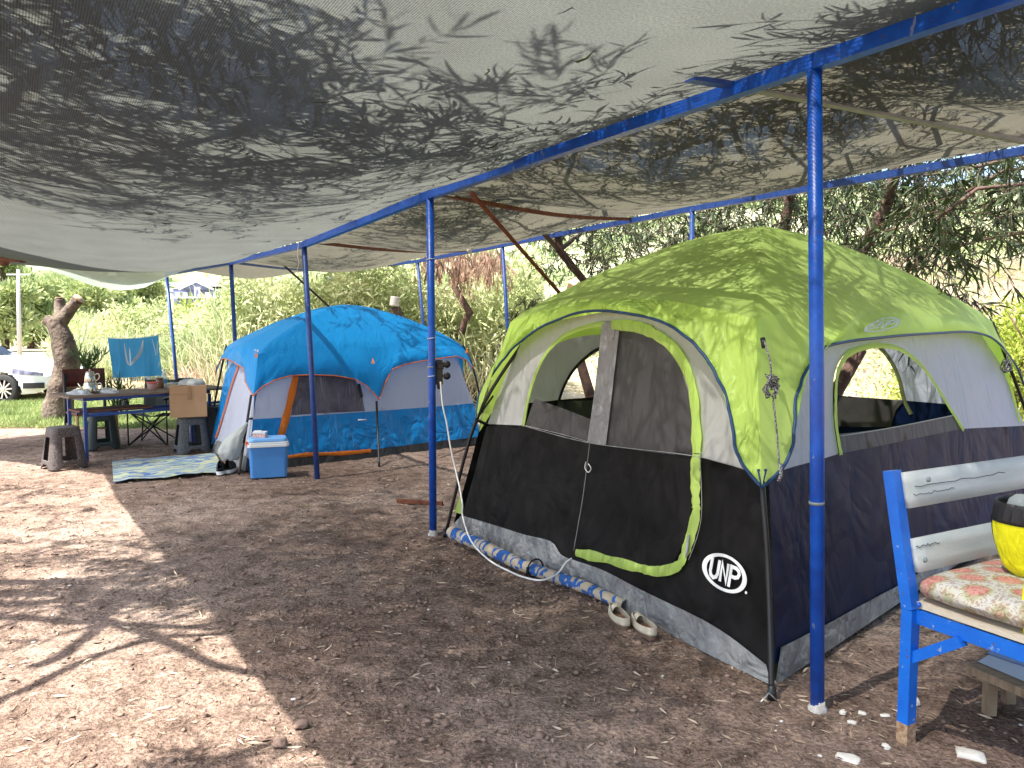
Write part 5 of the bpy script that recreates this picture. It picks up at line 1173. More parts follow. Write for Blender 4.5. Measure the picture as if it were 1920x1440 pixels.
mb = MB(); z3 = Vector((0, 0, .003)); mb.add([c0_.lerp(c2_, .05).lerp(c1_.lerp(c3_, .05), .2) + z3, c1_.lerp(c3_, .02) + z3, c1_.lerp(c3_, .75) + z3, c0_.lerp(c2_, .8).lerp(c1_.lerp(c3_, .8), .2) + z3], [(0, 1, 2, 3)]); mb.build('paint', LBL, lt)
mb = MB(); z4 = Vector((0, 0, .006)); mb.add([c0_.lerp(c1_, .55) .lerp(c2_.lerp(c3_, .55), .0) + z4, c0_.lerp(c1_, .72) + z4, c2_.lerp(c3_, .9) + z4, c2_.lerp(c3_, .72) + z4], [(0, 1, 2, 3)]); mb.build('stripe', mat('mid_blue_paint', (.12, .25, .6), .4), lt)
for p in (c0_, c1_, c2_, c3_):
    q = p.lerp((c0_ + c3_) / 2, .45); mb = MB(); mb.bar((q.x, q.y, 0), (q.x, q.y, zt - .036), .04, .04, up=(1, 0, 0)); mb.build('leg', LWD, lt)
# ================================================================ STONES
STN = mat('white_stone', (.55, .52, .46), .9, (.68, .65, .6), nscale=12, bump=.5, bscale=25)
def stone(px, py, sx, sy, sz, lab, ang=0, cat='stone', m=STN):
    c = G(px, py); rr = random.Random(px * 7 + py); bm = bmesh.new(); bmesh.ops.create_icosphere(bm, subdivisions=3, radius=1)
    sd = rr.random() * 50
    for v in bm.verts:
        d = 1 + .45 * noise.noise(v.co * 1.3 + Vector((sd, 0, 0))) + .16 * noise.noise(v.co * 4 + Vector((0, sd, 0))); co = v.co * d; kk_ = .8 if m is STN else .95; co = Vector([max(-kk_, min(kk_, x)) / kk_ for x in co]); v.co = Vector((co.x * sx, co.y * sy, max(-.3, co.z) * sz))
    me = bpy.data.meshes.new('stone'); bm.to_mesh(me); bm.free(); me.materials.append(m); me.polygons.foreach_set('use_smooth', [True] * len(me.polygons))
    o = bpy.data.objects.new('stone', me); COL.objects.link(o); o.location = c + Vector((0, 0, sz * .15)); o.rotation_euler = (0, 0, R(ang))
    tag(o, lab, cat, 'white stones on the dirt around the bench')
stone(1590, 1424, .042, .026, .012, 'flat white stone at the bottom edge, left of the bench foot', -35)
stone(1820, 1420, .048, .032, .02, 'angular white stone at the bottom edge, right of the bench foot', -25)
stone(1580, 1337, .012, .013, .011, 'small white pebble beside the foot of the near blue post')
stone(1597, 1355, .017, .010, .008, 'flat white pebble just right of the near post foot', -20)
stone(1617, 1338, .016, .009, .008, 'white pebble between the near post and the bench foot', -30)
stone(1661, 1402, .014, .013, .012, 'round white pebble left of the scuffed bench foot')
stone(1712, 1318, .022, .018, .022, 'pale stone touching the right side of the bench leg')
stone(1660, 1342, .020, .009, .006, 'thin white stone chip left of the bench leg', -5)
BRS = mat('brown_stone', (.19, .125, .095), .9, (.28, .20, .155), nscale=14, bump=.5, bscale=25)
def bstone(px, py, s, lab): stone(px, py, s, s * .8, s * .7, lab, px, m=BRS)
for px, py, s, lab in ((903, 1356, .028, 'brown clod at the bottom edge below the dark shaded patch'), (835, 1356, .022, 'brown clod left of the biggest clod at the bottom'), (565, 1360, .03, 'pinkish clod on the edge of the sunlit strip'), (524, 1395, .03, 'broken clod just inside the bright sunlit strip'), (1013, 1380, .02, 'pale brown clod at the bottom centre')):
    bstone(px, py, s, lab)
for o in [o for o in COL.objects if o.name.startswith('stone') and 'clod' in o['label']]: o.name = 'clod'; o['category'] = 'clod'; o['group'] = 'clods of earth in the foreground'
# ================================================================ CAR, STUMP
WCP = mat('white_car_paint', (.78, .79, .80), .25, coat=.8); GLS = mat('dark_glass', (.02, .025, .03), .08, spec=.8); TYR = mat('tyre_rubber', (.02, .02, .02), .8); RIM = mat('alloy', (.55, .56, .58), .3, metal=.9); BLT = mat('black_trim', (.02, .02, .022), .4)
CL = 4.2; w0 = G(18, 757)                                    # front wheel on the ground
cang = R(-4); car = thing('parked_car', 'white hatchback car parked on the grass behind the pruned stump', 'car', (w0.x, w0.y + .8, 0), cang)
# car local: +x forward, origin under the front axle centre
PROF = [(-3.35, .42, .95, .98), (-3.2, .30, 1.02, 1.35), (-2.6, .22, 1.02, 1.46), (-1.9, .2, 1.0, 1.50), (-1.7, .2, .99, 1.44), (-1.2, .2, .98, 1.15), (-.95, .2, .955, .965), (-.05, .2, .885, .90), (.35, .2, .82, .835), (.62, .22, .74, .755), (.78, .30, .64, .66), (.86, .42, .58, .6)]
def width(x): return .90 * (1 - .5 * max(0, (x - .25) / .62) ** 2.4 * .55) * (1 - .25 * max(0, (-2.9 - x) / .45) ** 2)
mb = MB(); ns = 120; M = 34; vs = []
def lerp_prof(x):
    for (a, b) in zip(PROF, PROF[1:]):
        if a[0] <= x <= b[0]: t = (x - a[0]) / (b[0] - a[0]); return [a[k] + (b[k] - a[k]) * t for k in range(4)]
    return PROF[-1]
xs_ = [-3.35 + 4.21 * k / ns for k in range(ns + 1)]
for x in xs_:
    _, zb, zs_, zt_ = lerp_prof(x); W_ = width(x); sec = []
    for k in range(M + 1):
        t = k / M
        if t < .5: q = t / .5; z = zb + (zs_ - zb) * q; y = W_ * (1 - .10 * (1 - q) ** 3 - .05 * max(0, q - .6) ** 1.0 * 2.0) + .012 * math.sin(q * 9)
        else: q = (t - .5) / .5; z = zs_ + (zt_ - zs_) * math.sin(q * math.pi / 2); y = W_ * (1 - .04) * (math.cos(q * math.pi / 2) ** .45 if zt_ - zs_ < .1 else (1 - .32 * q) * (math.cos(max(0, q - .75) * 4 * math.pi / 2) ** .6 if q > .75 else 1))
        sec.append((y, z))
    for y, z in sec: vs.append(Vector((x, -y, z)))
    for y, z in reversed(sec): vs.append(Vector((x, y, z)))
K = 2 * (M + 1); fs = []
for i in range(ns):
    xc = (xs_[i] + xs_[i + 1]) / 2
    for k in range(K - 1):
        zc = sum(vs[i * K + k + d].z for d in (0, 1)) / 2
        if min((xc - 0) ** 2, (xc + 2.6) ** 2) + (zc - .31) ** 2 < .36 ** 2 and abs(vs[i * K + k].y) > .5: continue
        fs.append((i * K + k, i * K + k + 1, (i + 1) * K + k + 1, (i + 1) * K + k))
fs.append(tuple(range(K))); fs.append(tuple(ns * K + k for k in range(K)))
mb.add(vs, fs, True); mb.build('body', WCP, car, world=False)
for sy in (-1, 1):
    mb = MB(); mb.grid(lambda u, v: Vector((-2.9 + 1.75 * u - .35 * v * u, sy * (.885 - .20 * v + .006), 1.03 + (.40 - .26 * max(0, u - .72) / .28) * v)), 10, 3); mb.build('side_window', GLS, car, world=False)
    mb = MB(); mb.grid(lambda u, v: Vector((.22 + .56 * u, sy * (width(.22 + .56 * u) * .985 + .012), .64 + .13 * v * (1 - .5 * u) - .05 * u)), 8, 3); hl = mb.build('headlight', mat('lamp_glass' + 'ab'[sy > 0], (.06, .07, .13), .1, (.3, .32, .42), nscale=8, spec=.8), car, world=False)
    mb = MB(); mb.grid(lambda u, v: Vector((.44 + .36 * u, sy * (width(.44 + .36 * u) * 1.0 + .012), .33 + .12 * v)), 6, 2); mb.build('fog_lamp_grille', BLT, car, world=False)
    mb = MB(); mb.box((-1.3, sy * 1.0, 1.03), (.12, .2, .13)); mb.build('wing_mirror', WCP, car, world=False, bevel=.03)
mb = MB(); mb.grid(lambda u, v: Vector((-.97 - .74 * v, (u - .5) * 1.45 * (1 - .12 * v), 1.0 + .45 * v ** .85 + .012)), 10, 6); mb.build('windscreen', GLS, car, world=False)
mb = MB(); mb.box((.83, 0, .42), (.08, .9, .16)); mb.build('grille', BLT, car, world=False, bevel=.02)
for x in (0, -2.6):
    for sy in (-1, 1):
        rx = Matrix.Rotation(R(90), 3, 'X'); wh = thing('wheel', None, None) if 0 else None
        mb = MB(); mb.lathe([(.2, -.1), (.29, -.105), (.315, -.08), (.32, 0), (.315, .08), (.29, .105), (.2, .1)], (x, sy * .80, .31), 36, rx, cap=False); ty = mb.build('wheel', TYR, car, world=False)
        mb = MB(); c = Vector((x, sy * (.80 + .085), .31))
        mb.lathe([(.215, -.02), (.222, .012), (.205, .012), (.200, -.02)], c, 36, rx, cap=False); mb.lathe([(.045, .0), (.04, .02), (.002, .022)], c, 16, rx)
        for k in range(10):
            a = k * math.pi / 5 + .1; d = Vector((math.cos(a), 0, math.sin(a))); mb.bar(c + d * .03, c + d * .21, .03, .02, up=(0, 1, 0))
        mb.build('rim', RIM, ty, world=False)
        mb = MB(); mb.lathe([(.19, 0), (.19, .01)], (x, sy * .80, .31), 24, rx); mb.build('brake_disc', BLT, ty, world=False)
BARK = mat('pale_bark', (.07, .052, .04), .95, (.16, .125, .095), nscale=9, bump=1.0, bscale=16, bdist=.04, stretch=(1, 1, .5)); CUT = mat('sawn_wood', (.45, .34, .22), .9, (.3, .2, .12), nscale=30)
g0 = G(108, 792)
st = thing('tree_stump', 'thick knobbly pruned tree stump with three sawn limbs beside the table', 'tree stump', g0)
def TP(x, y, dy=0): return P(x, y, g0.y + dy)
def knob_tube(mb, pts, rads, n=18, seed=0):
    b = len(mb.v); pp_ = bez(pts, 6); rr_ = [v.x for v in bez([(r, 0, 0) for r in rads], 6)]; mb.tube(pp_, rr_, n)
    for i in range(b, len(mb.v)):
        c = pp_[min((i - b) // n, len(pp_) - 1)]; v = Vector(mb.v[i]); d = v - c; mb.v[i] = tuple(c + d * (1 + .16 * fbm((v.x * 3, v.y * 3, v.z * 3 + seed), 1.3, 3)))
mb = MB(); knob_tube(mb, [g0 + Vector((0, 0, -.1)), TP(110, 760), TP(120, 715), TP(125, 680), TP(118, 640), TP(108, 612), TP(106, 598)], [.27, .22, .205, .20, .18, .155, .13], seed=1)
knob_tube(mb, [TP(106, 612), TP(116, 600), TP(132, 580), TP(146, 562, -.1)], [.14, .12, .1, .095], seed=2)
knob_tube(mb, [TP(110, 612), TP(111, 596), TP(112, 575, .1), TP(113, 560, .1)], [.12, .09, .085, .08], seed=3)
knob_tube(mb, [TP(112, 620), TP(101, 608), TP(90, 601, .05)], [.12, .11, .10], seed=4)
mb.build('trunk', BARK, st)
for x, y, x2, y2, r, dy in ((147, 561, 153, 554, .098, -.1), (113, 559, 113, 555, .082, .1), (88, 600, 84, 597, .10, .05)):
    mb = MB(); a, b = TP(x, y, dy), TP(x2, y2, dy); mb.tube([a, a.lerp(b, .4)], r * .95, 14); mb.build('sawn_end', CUT, st)
st2 = thing('tree_stump', 'grey trunk with a pale sawn top showing behind the blue tent roof', 'tree stump', Vector((P(775, 640, 15.5).x, 15.5, 0)))
mb = MB(); knob_tube(mb, [P(790, 760, 15.5), P(762, 640, 15.5), P(748, 598, 15.5), P(740, 575, 15.5)], [.17, .14, .11, .10]); mb.build('trunk', BARK, st2)
mb = MB(); a, b = P(739, 574, 15.4), P(741, 556, 15.4); knob_tube(mb, [a, b], [.10, .085], 12); mb.build('sawn_end', mat('bleached_wood', (.6, .58, .54), .9), st2)
# ================================================================ TREES WHOSE LEAVES HANG OVER THE NETS
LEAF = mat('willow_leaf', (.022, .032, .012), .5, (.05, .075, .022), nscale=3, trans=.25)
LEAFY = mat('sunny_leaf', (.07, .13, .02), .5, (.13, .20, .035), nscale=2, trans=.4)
TWIG = mat('twig_bark', (.07, .04, .03), .8, (.13, .07, .05), nscale=12)
TRB = mat('reddish_bark', (.055, .030, .022), .85, (.11, .065, .048), nscale=10, bump=.6, bscale=25, bdist=.02)
def up_sun(p, h): return p - SUN * (h / -SUN.z)
def targets(ells, n, zplane, hr):
    """points in the air whose shadow falls on the given patches of the plane z = zplane"""
    wts = np.array([e[4] for e in ells], float); wts /= wts.sum(); out = []
    while len(out) < n:
        e = ells[RNG.choice(len(ells), p=wts)]; a = RNG.random() * 6.283; r = math.sqrt(RNG.random())
        px, py = e[0] + e[2] * r * math.cos(a), e[1] + e[3] * r * math.sin(a)
        p = G(px, py, zplane)
        if p.y < 0 or p.y > 16: continue
        out.append(up_sun(p, RNG.uniform(*hr)))
    return out
def limb(mb, a, b, r0, r1, seed, sag=.0, n=7):
    rr = random.Random(seed); a = Vector(a); b = Vector(b); pts = []
    for k in range(n + 1):
        t = k / n; p = a.lerp(b, t); w_ = math.sin(math.pi * t) * (b - a).length * .07
        pts.append(p + Vector((rr.uniform(-1, 1), rr.uniform(-1, 1), rr.uniform(-.5, 1) - sag)) * w_)
    mb.tube(pts, [r0 + (r1 - r0) * k / n for k in range(n + 1)], 9); return pts
NZ = {}
def _reg(fn, nu, nv):
    for i in range(nu + 1):
        for j in range(nv + 1):
            p = fn(i / nu, j / nv); k = (round(p.x * 8), round(p.y * 8)); NZ[k] = max(NZ.get(k, -9), p.z)
_reg(netL, 50, 200); _reg(netR, 50, 200)
def above(A):   # false where a point dips through a net
    return np.array([p[2] > NZ.get((round(p[0] * 8), round(p[1] * 8)), -9) + .05 for p in A])
def crown(t, pts, nleaf, ll, wd, m, L=(.35, .8), droop=.7, spread=.8, nm='crown', hang=-.2, tw=.004):
    ds = [(RNG.normal(), RNG.normal(), hang + RNG.normal() * .35) for _ in pts]
    B, D, LN, SA, SB = twigset(pts, ds, RNG.uniform(L[0], L[1], len(pts)), nleaf, ll, droop, spread)
    Dn = D / np.linalg.norm(D, axis=1, keepdims=True); k = (above(B) & above(B + Dn * LN[:, None] * 1.1)) | (B[:, 2] < 2.0); B, D, LN = B[k], D[k], LN[k]
    k = (above(SA) & above(SB)) | (SA[:, 2] < 2.0); SA, SB = SA[k], SB[k]
    o = leaf_object(nm, B, D, LN, wd * LN / ll, m, t)
    if tw: ribbons('twigs', SA, SB, tw, TWIG, t)
    return o
def weeping_tree(label, base, top, lean, over, vis, m=LEAF, rb=.085, seed=0, nleaf=26, ll=.15, anchors=6, branches=True):
    t = thing('weeping_tree', label, 'tree', base, group='weeping trees around the shade roof')
    mb = MB(); pts = limb(mb, Vector(base) - Vector((0, 0, .1)), top, rb, rb * .55, seed); mb.build('trunk', TRB, t)
    allp = [Vector(p) for p in over + vis]
    if branches and allp:
        rr = random.Random(seed)
        for k in range(anchors):
            e = allp[rr.randrange(len(allp))] + Vector((0, 0, .12)); mb = MB(); q = pts[-1 - (k % 3)]
            if e.z < q.z - 1.2 and k % 2: q = pts[len(pts) // 2]
            bp2 = limb(mb, q, e, rb * .42, .012, seed + k + 1, sag=-.4)
            mb.build('branch', TRB, t)
    crown(t, over + vis, nleaf, ll, ll * .115, m)
    return t
# left: crown reaching over the big grey net and the sunlit strip
over = targets([(130, 60, 230, 90, 1.0), (160, 300, 260, 120, 2.6), (470, 200, 180, 60, 1.4), (520, 350, 240, 80, 1.6), (790, 285, 180, 45, 1.2), (1060, 225, 90, 20, .25), (330, 430, 160, 20, .4), (880, 330, 60, 25, .5)], 430, 2.42, (.5, 2.4))
over += targets([(230, 1070, 330, 90, 1.6), (330, 1060, 120, 70, 1.2), (460, 1080, 110, 50, .5), (100, 930, 150, 25, .3)], 190, 0, (2.9, 4.4))
over += targets([(780, 1080, 320, 110, 1), (560, 1000, 180, 30, .4), (1200, 1250, 150, 60, .3)], 85, 0, (3.3, 4.8))
low = targets([(370, 1434, 90, 10, 1), (470, 1440, 50, 8, .4)], 34, 0, (2.5, 2.8))
over += targets([(-60, 840, 180, 25, .8), (60, 830, 120, 22, .8)], 50, 0, (3.4, 5.0))
big = thing('weeping_tree', 'large weeping tree whose drooping twigs hang in at the left edge of the net', 'tree', (-7.2, 4.4, 0), group='weeping trees around the shade roof')
mb = MB(); tr = limb(mb, (-7.2, 4.4, -.1), (-5.9, 3.4, 3.9), .26, .17, 31); mb.build('trunk', TRB, big)
# big limbs, one of them throws the curved shadow across the sunlit dirt
for k, (pxs, z0, r0) in enumerate((([(-250, 1370), (20, 1300), (180, 1232), (300, 1198), (440, 1186)], 3.2, .055), ([(60, 1250), (150, 1200), (200, 1130), (150, 1090), (0, 1110)], 3.4, .05), ([(190, 1150), (260, 1120), (330, 1100)], 3.6, .04), ([(250, 1080), (420, 1050), (560, 1010), (700, 960)], 3.7, .03))):
    mb = MB(); pts = [up_sun(G(x, y), z0 + .12 * i) for i, (x, y) in enumerate(pxs)]
    if k == 0: pts = [tr[-2], tr[-2].lerp(pts[0], .5) + Vector((0, 0, .15))] + pts
    pts = bez(pts, 4); mb.tube(pts, [r0 * (1 - .65 * i / len(pts)) for i in range(len(pts))], 8); mb.build('branch', TRB, big)
for k, (x, y) in enumerate(((300, 150), (650, 220), (300, 350), (880, 290), (100, 60))):
    mb = MB(); e = up_sun(G(x, y, 2.42), 1.0); limb(mb, tr[-1], e, .06, .012, 50 + k, sag=-.5, n=10); mb.build('branch', TRB, big)
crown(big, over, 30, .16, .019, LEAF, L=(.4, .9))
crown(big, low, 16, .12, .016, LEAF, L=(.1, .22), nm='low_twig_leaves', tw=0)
# twigs dangling into view at the left edge
dang = [P(-30, 60, 4.2), P(-40, 180, 4.4), P(-35, 290, 4.5), P(-60, 90, 4.3), P(-70, 330, 4.7)]
B, D, LN, SA, SB = twigset(dang, [(.10, 0, -1)] * 5, [.16, .2, .14, .2, .1], 6, .09, .2, .5)
B2 = [P(-12, 258, 4.4), P(18, 290, 4.4)]
leaf_object('hanging_leaves', B, D, LN, .012, LEAFY, big); ribbons('hanging_twigs', SA, SB, .003, TWIG, big)
mb = MB(); pts = bez([P(-25, 240, 4.4), P(5, 272, 4.4), P(26, 300, 4.4), P(42, 318, 4.38), P(38, 345, 4.38)], 5); mb.tube(pts, [.0045] * 8 + [.002] * (len(pts) - 8), 5)
mb.tube([P(20, 290, 4.4), P(36, 300, 4.4), P(48, 322, 4.4)], [.003, .006, .002], 5); mb.build('hanging_sprig', mat('sprig_green', (.16, .22, .04), .5), big)
# right: four trees behind the far beam, reaching over the brownish net
ov = lambda e, n: targets(e, n, 2.62, (.35, 1.5))
def vis_pts(x0, x1, y0, y1, Y0, Y1, n, pw=1.0):
    out = []
    for _ in range(n):
        u = RNG.random(); px = x0 + (x1 - x0) * u; py = y0 + (y1 - y0) * RNG.random() ** pw; Y = RNG.uniform(Y0, Y1); out.append(P(px, py, Y))
    return out
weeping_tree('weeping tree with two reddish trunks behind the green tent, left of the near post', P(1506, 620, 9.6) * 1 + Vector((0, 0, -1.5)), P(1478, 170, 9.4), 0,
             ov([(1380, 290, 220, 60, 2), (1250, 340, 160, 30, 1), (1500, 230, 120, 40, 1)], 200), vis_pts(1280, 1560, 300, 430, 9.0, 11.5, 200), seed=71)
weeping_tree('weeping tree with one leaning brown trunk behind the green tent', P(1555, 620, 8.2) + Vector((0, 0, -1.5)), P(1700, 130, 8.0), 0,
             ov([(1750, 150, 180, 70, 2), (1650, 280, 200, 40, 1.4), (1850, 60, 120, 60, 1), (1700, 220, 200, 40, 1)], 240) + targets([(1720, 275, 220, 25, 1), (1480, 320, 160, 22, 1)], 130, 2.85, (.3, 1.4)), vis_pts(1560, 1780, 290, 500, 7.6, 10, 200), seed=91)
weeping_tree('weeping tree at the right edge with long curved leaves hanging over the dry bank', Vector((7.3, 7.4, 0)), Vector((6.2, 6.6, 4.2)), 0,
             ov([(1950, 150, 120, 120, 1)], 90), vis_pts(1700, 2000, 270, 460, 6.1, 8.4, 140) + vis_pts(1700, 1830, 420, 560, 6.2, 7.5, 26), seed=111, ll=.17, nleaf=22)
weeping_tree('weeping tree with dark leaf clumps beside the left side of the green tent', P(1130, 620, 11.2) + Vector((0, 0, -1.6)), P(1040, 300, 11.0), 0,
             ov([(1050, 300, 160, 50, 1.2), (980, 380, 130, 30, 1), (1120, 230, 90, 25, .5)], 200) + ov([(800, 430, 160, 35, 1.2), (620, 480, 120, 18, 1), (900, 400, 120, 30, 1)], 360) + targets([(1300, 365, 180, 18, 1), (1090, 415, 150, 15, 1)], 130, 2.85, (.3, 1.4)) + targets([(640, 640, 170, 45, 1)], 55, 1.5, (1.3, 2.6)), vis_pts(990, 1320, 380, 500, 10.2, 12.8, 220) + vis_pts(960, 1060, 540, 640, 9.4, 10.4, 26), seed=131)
# two slim companion trunks
for (a, b, r_, lab) in ((P(1478, 620, 10.4), P(1458, 200, 10.2), .06, 'slim'), ):
    t = [o for o in COL.objects if o.get('label', '').startswith('weeping tree with two reddish')][0]
    mb = MB(); limb(mb, Vector((a.x, a.y, -.1)), b, r_, r_ * .7, 5); mb.build('trunk', TRB, t)
# dead reddish foliage hanging behind the second and third posts
DEAD = mat('dead_reddish_leaf', (.22, .12, .08), .8, (.38, .26, .18), nscale=3, trans=.3)
dt = thing('dead_branch_tree', 'reddish brown withered foliage hanging beyond the second blue post', 'tree', (P(870, 600, 15).x, 15.6, 0))
mb = MB(); limb(mb, (P(870, 600, 15).x, 15.6, -.1), P(860, 460, 15.4), .12, .05, 3); mb.build('trunk', TRB, dt)
crown(dt, vis_pts(780, 940, 455, 495, 13.5, 16.5, 170), 26, .2, .016, DEAD, L=(.3, .8), droop=1.0, spread=.3, hang=-1, tw=0)
# ================================================================ THICKET, REEDS, BUSHES
def bush_pts(c, r, n, squash=.8, shell=.55):
    v = RNG.normal(size=(n, 3)); v /= np.linalg.norm(v, axis=1, keepdims=True); rr = RNG.uniform(shell, 1, (n, 1)) ** .6
    k = np.array([1 + .35 * noise.noise(Vector(x) * 1.7 + Vector(c)) + .15 * noise.noise(Vector(x) * 5 + Vector(c)) for x in v])[:, None]
    p = v * rr * k * np.array([[r[0], r[1], r[2]]]); p[:, 2] = np.abs(p[:, 2]) if squash else p[:, 2]
    return p + np.array([c]), v
GR1 = mat('pale_scrub_leaf', (.34, .41, .16), .7, (.60, .62, .36), nscale=.7, trans=.35)
GR2 = mat('mid_scrub_leaf', (.17, .25, .08), .7, (.37, .43, .20), nscale=.8, trans=.3)
GR3 = mat('yellow_green_leaf', (.22, .30, .03), .7, (.36, .40, .07), nscale=1, trans=.35)
STRW = mat('dry_stalk', (.34, .30, .17), .9, (.52, .46, .32), nscale=1.3)
RDM = mat('reed_green', (.32, .38, .17), .7, (.54, .54, .32), nscale=1.1, trans=.3)
def bush(label, cs, n, ls, m, name='bush', group=None, upb=.3, m2=None):
    c0 = cs[0]; t = thing(name, label, 'bush', (c0[0], c0[1], 0), group=group); Bs = []; Ds = []
    for (x, y, z, rx, ry, rz) in cs:
        p, v = bush_pts((x, y, z), (rx, ry, rz), int(n / len(cs))); Bs.append(p); d = v * .5 + RNG.normal(size=v.shape) * .6; d[:, 2] += upb; Ds.append(d)
    B = np.concatenate(Bs); D = np.concatenate(Ds); leaf_object('foliage', B, D, RNG.uniform(.5, 1.4, len(B)) * ls, ls * .35, m, t, simple=True)
    mb = MB()
    for (x, y, z, rx, ry, rz) in cs:
        for k in range(5): a = RNG.random() * 6.28; mb.tube([(x, y, -.05), (x + rx * .3 * math.cos(a), y + ry * .3 * math.sin(a), rz * .6), (x + rx * .7 * math.cos(a), y + ry * .7 * math.sin(a), rz * .95)], [.03, .02, .006], 5)
    mb.build('stems', TWIG, t); return t
def at(px, Y): return (px - 960) / F * Y * 1.0
def thicket(label, name, x0, x1, Y0, Y1, h0, h1, n, ls, m, upb=.5, asp=.25, kind='stuff'):
    px = RNG.uniform(x0, x1, n); Y = RNG.uniform(Y0, Y1, n); X = (px - 960) / F * Y
    hh = np.array([h0 + (h1 - h0) * (.5 + .7 * noise.noise((x * .55, y * .4, 3)) + .25 * noise.noise((x * 1.9, y * 1.3, 8))) for x, y in zip(X, Y)])
    Z = np.clip(hh, .1, None) * RNG.random(n) ** .55
    B = np.stack([X, Y, Z], 1); D = RNG.normal(size=(n, 3)) * .8; D[:, 2] += upb
    o = leaf_object(name, B, D, RNG.uniform(.5, 1.5, n) * ls, ls * asp, m, simple=True); return tag(o, label, 'undergrowth', kind=kind)
thicket('dense pale green undergrowth rising behind the blue tent', 'thicket', 425, 1010, 15.5, 22, 1.9, 3.5, 60000, .20, GR1)
thicket('darker green undergrowth mixed into the scrub behind the blue tent', 'thicket', 400, 1010, 16.5, 22, .9, 3.1, 26000, .20, GR2)
px = RNG.uniform(960, 1990, 15000); Y = RNG.uniform(14, 27, 15000); X = at(px, Y); hb = np.array([bank_h(x, y) - .35 for x, y in zip(X, Y)]); k = hb > -.2
X, Y, hb = X[k], Y[k], hb[k]; hh = np.array([max(.05, .5 + 1.6 * noise.noise((x * .35, y * .3, 13)) + .5 * noise.noise((x * 1.3, y * 1.1, 5))) for x, y in zip(X, Y)])
D = RNG.normal(size=(len(X), 3)) * .8; D[:, 2] += .5
tag(leaf_object('bank_scrub', np.stack([X, Y, hb + hh * RNG.random(len(X)) ** .6], 1), D, RNG.uniform(.5, 1.5, len(X)) * .17, .05, GR1, simple=True), 'pale green scrub growing over the dry bank on the right', 'scrub', kind='stuff')
def blades(label, name, x0, x1, Y0, Y1, L0, L1, n, wd, m, lean=.18, z=0, cat='grass'):
    px = RNG.uniform(x0, x1, n); Y = RNG.uniform(Y0, Y1, n); X = (px - 960) / F * Y; D = RNG.normal(size=(n, 3)) * lean; D[:, 2] = 1
    hh = np.array([.65 + .8 * noise.noise((x * .8, y * .6, 3)) for x, y in zip(X, Y)]); 
    Z = np.array([gh(x, y) for x, y in zip(X, Y)]) if n < 60000 else np.zeros(n)
    o = leaf_object(name, np.stack([X, Y, Z + z], 1), D, RNG.uniform(L0, L1, n) * np.clip(hh, .25, 1.5), wd, m, bend=.35); return tag(o, label, cat, kind='stuff')
blades('tall pale reeds standing behind the blue tent', 'reeds', 430, 980, 15.6, 19, 1.6, 3.3, 5200, .035, RDM, .16)
blades('dry straw coloured stalks among the reeds', 'dry_stalks', 380, 1000, 15.0, 18, .8, 2.6, 3200, .016, STRW, .4)
blades('tall pale grass behind the hanging towel', 'tall_grass', 120, 440, 22, 30, .8, 2.0, 9000, .04, RDM, .3)
BR = 'bushes beyond the picnic table'
bush('bright yellow green bush below the distant house', [(at(385, 42), 42, .6, 2.0, 1.5, 2.6), (at(420, 41), 41, .4, 1.4, 1.2, 2.1)], 5000, .26, GR3, group=BR)
bush('dark green bramble bush just right of the far left blue post', [(at(345, 24), 24, .2, 1.2, 1, 1.2), (at(372, 25), 25, .2, 1.1, 1, 1.5), (at(400, 23), 23, .1, 1.0, .8, 1.3)], 9000, .14, GR2, group=BR)
bush('tall pale green bush between the two leftmost front posts', [(at(395, 30), 30, .5, 1.4, 1.2, 2.0), (at(425, 29), 29, .5, 1.3, 1.2, 2.2)], 9000, .18, GR1, group=BR)
bush('rounded green bush left of the hanging towel line', [(at(170, 50), 50, .2, 2.4, 2, 2.5), (at(150, 48), 48, .2, 1.6, 1.4, 1.9)], 5000, .26, GR1, group=BR)
bush('broad pale bush rising behind the light blue towel', [(at(240, 34), 34, .3, 1.8, 1.3, 2.4), (at(285, 35), 35, .3, 1.7, 1.3, 2.6), (at(320, 33), 33, .2, 1.3, 1, 2.0)], 12000, .2, GR1, group=BR)
blades('heap of dry pinkish brushwood beside the far left blue post', 'brushwood', 345, 425, 19, 22, .4, 1.1, 2600, .02, mat('dry_brush', (.40, .28, .20), .9, (.55, .42, .32), nscale=2), 1.2, cat='brushwood')
bush('sunlit yellow green bush at the right edge behind the green tent', [(at(1900, 11), 11.0, .3, 1.5, 1.2, 1.7), (at(1990, 10), 10, .3, 1.4, 1.2, 1.9), (at(1830, 12.5), 12.5, .3, 1.3, 1.1, 1.5)], 16000, .10, GR3)
# grass strip beyond the table and the straw field
GRS = mat('green_grass', (.15, .23, .06), .7, (.36, .42, .17), nscale=1.5, trans=.3)
blades('strip of fresh green grass beyond the picnic table', 'grass', -60, 345, 12.2, 17.5, .07, .24, 42000, .011, GRS, .45)
blades('green grass at the left end of the field', 'grass', 330, 470, 12.6, 20, .05, .18, 12000, .011, GRS, .45)
blades('short dry yellow grass on the field beyond the car', 'dry_grass', -60, 460, 16, 34, .06, .22, 36000, .016, STRW, .5)
blades('thin weeds between the tents', 'weeds', 900, 1010, 11.5, 15.5, .1, .35, 3000, .012, GRS, .5)
# bright mound of bare soil on the field
mb = MB(); mb.grid(lambda u, v: Vector((-19 + 12 * u, 27 + 7 * v, -.3 + .9 * math.sin(math.pi * u) ** .7 * math.sin(math.pi * v) * (1 + .5 * fbm((u * 5, v * 4, 0), 1, 3)))), 60, 30)
tag(mb.build('soil_mound', BANK), kind='structure')
